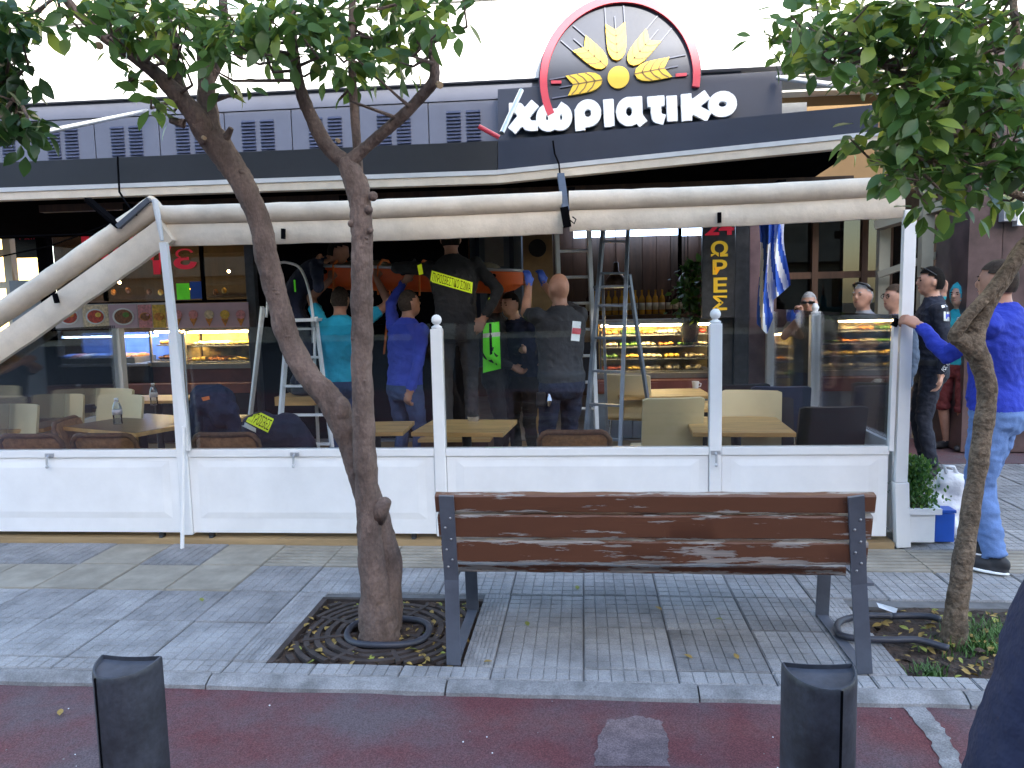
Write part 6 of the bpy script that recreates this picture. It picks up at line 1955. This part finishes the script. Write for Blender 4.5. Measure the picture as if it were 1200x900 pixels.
for sx in (-1, 1):
    c_ = [HW((sx * .033 + .02 * math.cos(a), .096, .004 + .016 * math.sin(a))) for a in [2 * math.pi * k / 14 for k in range(15)]]
    MB().tube(c_, .0025, 5, caps=False).build('spectacle_rim', 'black_gloss', ot)
# --- police officer
pt_, po_, pbv, HW, _, R3 = person('police officer in navy uniform and cap-dark hair behind the white post', G(1090, 7.0, .0), hd(-.95, .22), 1.80, 'cloth_police', 'cloth_police', 'skin', 'hair_dark', hairstyle='full', vox=.010, girth=1.10, collar=True, lh=at(1103, 446, 6.72), lhint=(-.4, -1, 0), belt='shoe_black', head=(.1, .08), face_on=True)
decal(pbv, ((1106, 365), (1117, 366), (1117, 377), (1106, 376)), 'reflective', 'shoulder_badge', pt_, nx=5, ny=5)
decal(pbv, ((1108.5, 367.5), (1114.5, 368.5), (1114.5, 374), (1108.5, 373.5)), 'cloth_blue', 'badge_centre', pt_, off=.010, nx=4, ny=4)
decal(pbv, ((1102, 433), (1110, 421), (1115, 425), (1107, 437)), 'cloth_police', 'sleeve_print', pt_, nx=8, ny=4, text='POLICE', tm='sign_white')
decal(pbv, ((1103, 358), (1110, 356), (1111, 359), (1104, 361)), 'sign_white', 'epaulette', pt_, nx=4, ny=2)
MB().tube([HW((-.079, -.02, .05)), HW((-.06, .06, .10)), HW((0, .085, .108)), HW((.06, .06, .10)), HW((.079, -.02, .05))], .006, 6).build('sunglasses', 'black_gloss', pt_, True)
# --- child-like figure in a hood
kt, ko, kbv, HW, _, R3 = person('young person in turquoise hooded top and maroon shorts behind the officer', G(1122, 8.1, .0), hd(-.85, -.45), 1.66, 'cloth_teal', 'cloth_maroon', 'skin', 'hair_dark', hood=True, shorts=True, rh=at(1106, 345, 7.9), rhint=(.6, .5, -1), vox=.010, curl=.2, hdir=(None, (.05, 0, 1)), girth=1.05, head=(.1, .1))
decal(kbv, ((1121, 371), (1128, 370), (1128, 376), (1121, 378)), 'cloth_teal', 'chest_print', kt, nx=6, ny=4, text='OK', tm='sign_white')
# --- man in blue jacket
bt, bo, bbv, HW, hn, R3 = person('man in bright blue jacket and light jeans gripping the white post', G(1170, 4.62, .0), hd(-.72, .68), 1.76, 'cloth_royal', 'jeans', 'skin_tan', 'hair_short', hairstyle='short', vox=.009, girth=1.22, collar=True,
       lh=at(1078, 382, 4.82), lhint=(-.2, -.3, -1), curl=.95, hdir=((-1, .15, .55), None), ankles=((-.12, -.06, .085), (.13, .06, .085)), leg_w=1.18, head=(.15, .05), wr=.008)
for sx, yy in ((-1, -.06), (1, .06)):
    WB = Matrix.Translation(Vector(G(1170, 4.62, .0))) @ Matrix.Rotation(hd(-.72, .68), 4, 'Z') @ Matrix.Scale(1.76 / 1.75, 4)
    MB(WB).sph((sx * .135, yy + .055, .016), (.052, .135, .014), 14, 6).build('shoe_sole', 'sign_white', bt, True)
# --- somebody very near at the right edge
fx = at(1106, 905, 1.42).x
person('person in dark navy coat standing close at the lower right edge', (fx + .262, 1.42, -.055), hd(.1, 1), 1.62, 'cloth_dkblue', 'cloth_dkblue', 'skin', 'hair_dark', girth=1.42, side=.53, pel=.78, lh=(fx + .62, 1.55, .62), rh=(fx + .75, 1.5, .6), lhint=(1, .4, -.2), rhint=(1, .4, -.2), vox=.012, wr=.004, sleeve='long')

# ================================================================ JACKETS LEFT ON CHAIRS
def coat(label, parts, m_, base, vox=.016):
    t = thing('draped_jacket', label, 'jacket', base)
    b = MB()
    for c, r_, rot in parts: b.sph(c, r_, 14, 10, rot)
    o = b.build('cloth', m_, t); remesh(o, vox, 3, .022)
    bv = BVHTree.FromPolygons([tuple(v.co) for v in o.data.vertices], [tuple(p.vertices) for p in o.data.polygons])
    return t, bv
c = at(252, 470, 5.75)
jt, jb = coat('dark navy jacket draped over a chair left of the stepladder', [(c, (.16, .13, .13), None), (c + Vector((.08, -.02, -.08)), (.1, .12, .14), None), (c + Vector((-.1, 0, .03)), (.1, .1, .1), None), (c + Vector((0, .03, -.3)), (.15, .1, .3), None), (c + Vector((.17, -.06, -.2)), (.055, .06, .2), None), (c + Vector((-.15, -.07, -.16)), (.055, .06, .18), None)], 'cloth_dkblue', c - Vector((0, 0, .7)))
decal(jb, ((236, 466), (245, 464), (246, 468), (238, 470)), 'strap', 'badge', jt, nx=3, ny=2)
c = at(332, 515, 5.35)
jt, jb = coat('navy jacket with fluorescent yellow back panel slung over a chair', [(c + Vector((0, 0, .02)), (.2, .13, .17), None), (c + Vector((-.15, -.05, .07)), (.14, .11, .15), None), (c + Vector((.1, 0, -.15)), (.16, .12, .25), None), (c + Vector((-.05, 0, -.25)), (.2, .1, .25), None)], 'cloth_navy', c - Vector((0, 0, .6)))
decal(jb, ((297, 479), (321, 491), (314, 507), (288, 494)), 'hivis_yellow', 'back_panel', jt, nx=8, ny=6, text='ΠΥΡΟΣΒΕΣ')
decal(jb, ((284, 493), (300, 502), (300, 507), (283, 499)), 'reflective', 'panel_band', jt, off=.012, nx=6, ny=3)
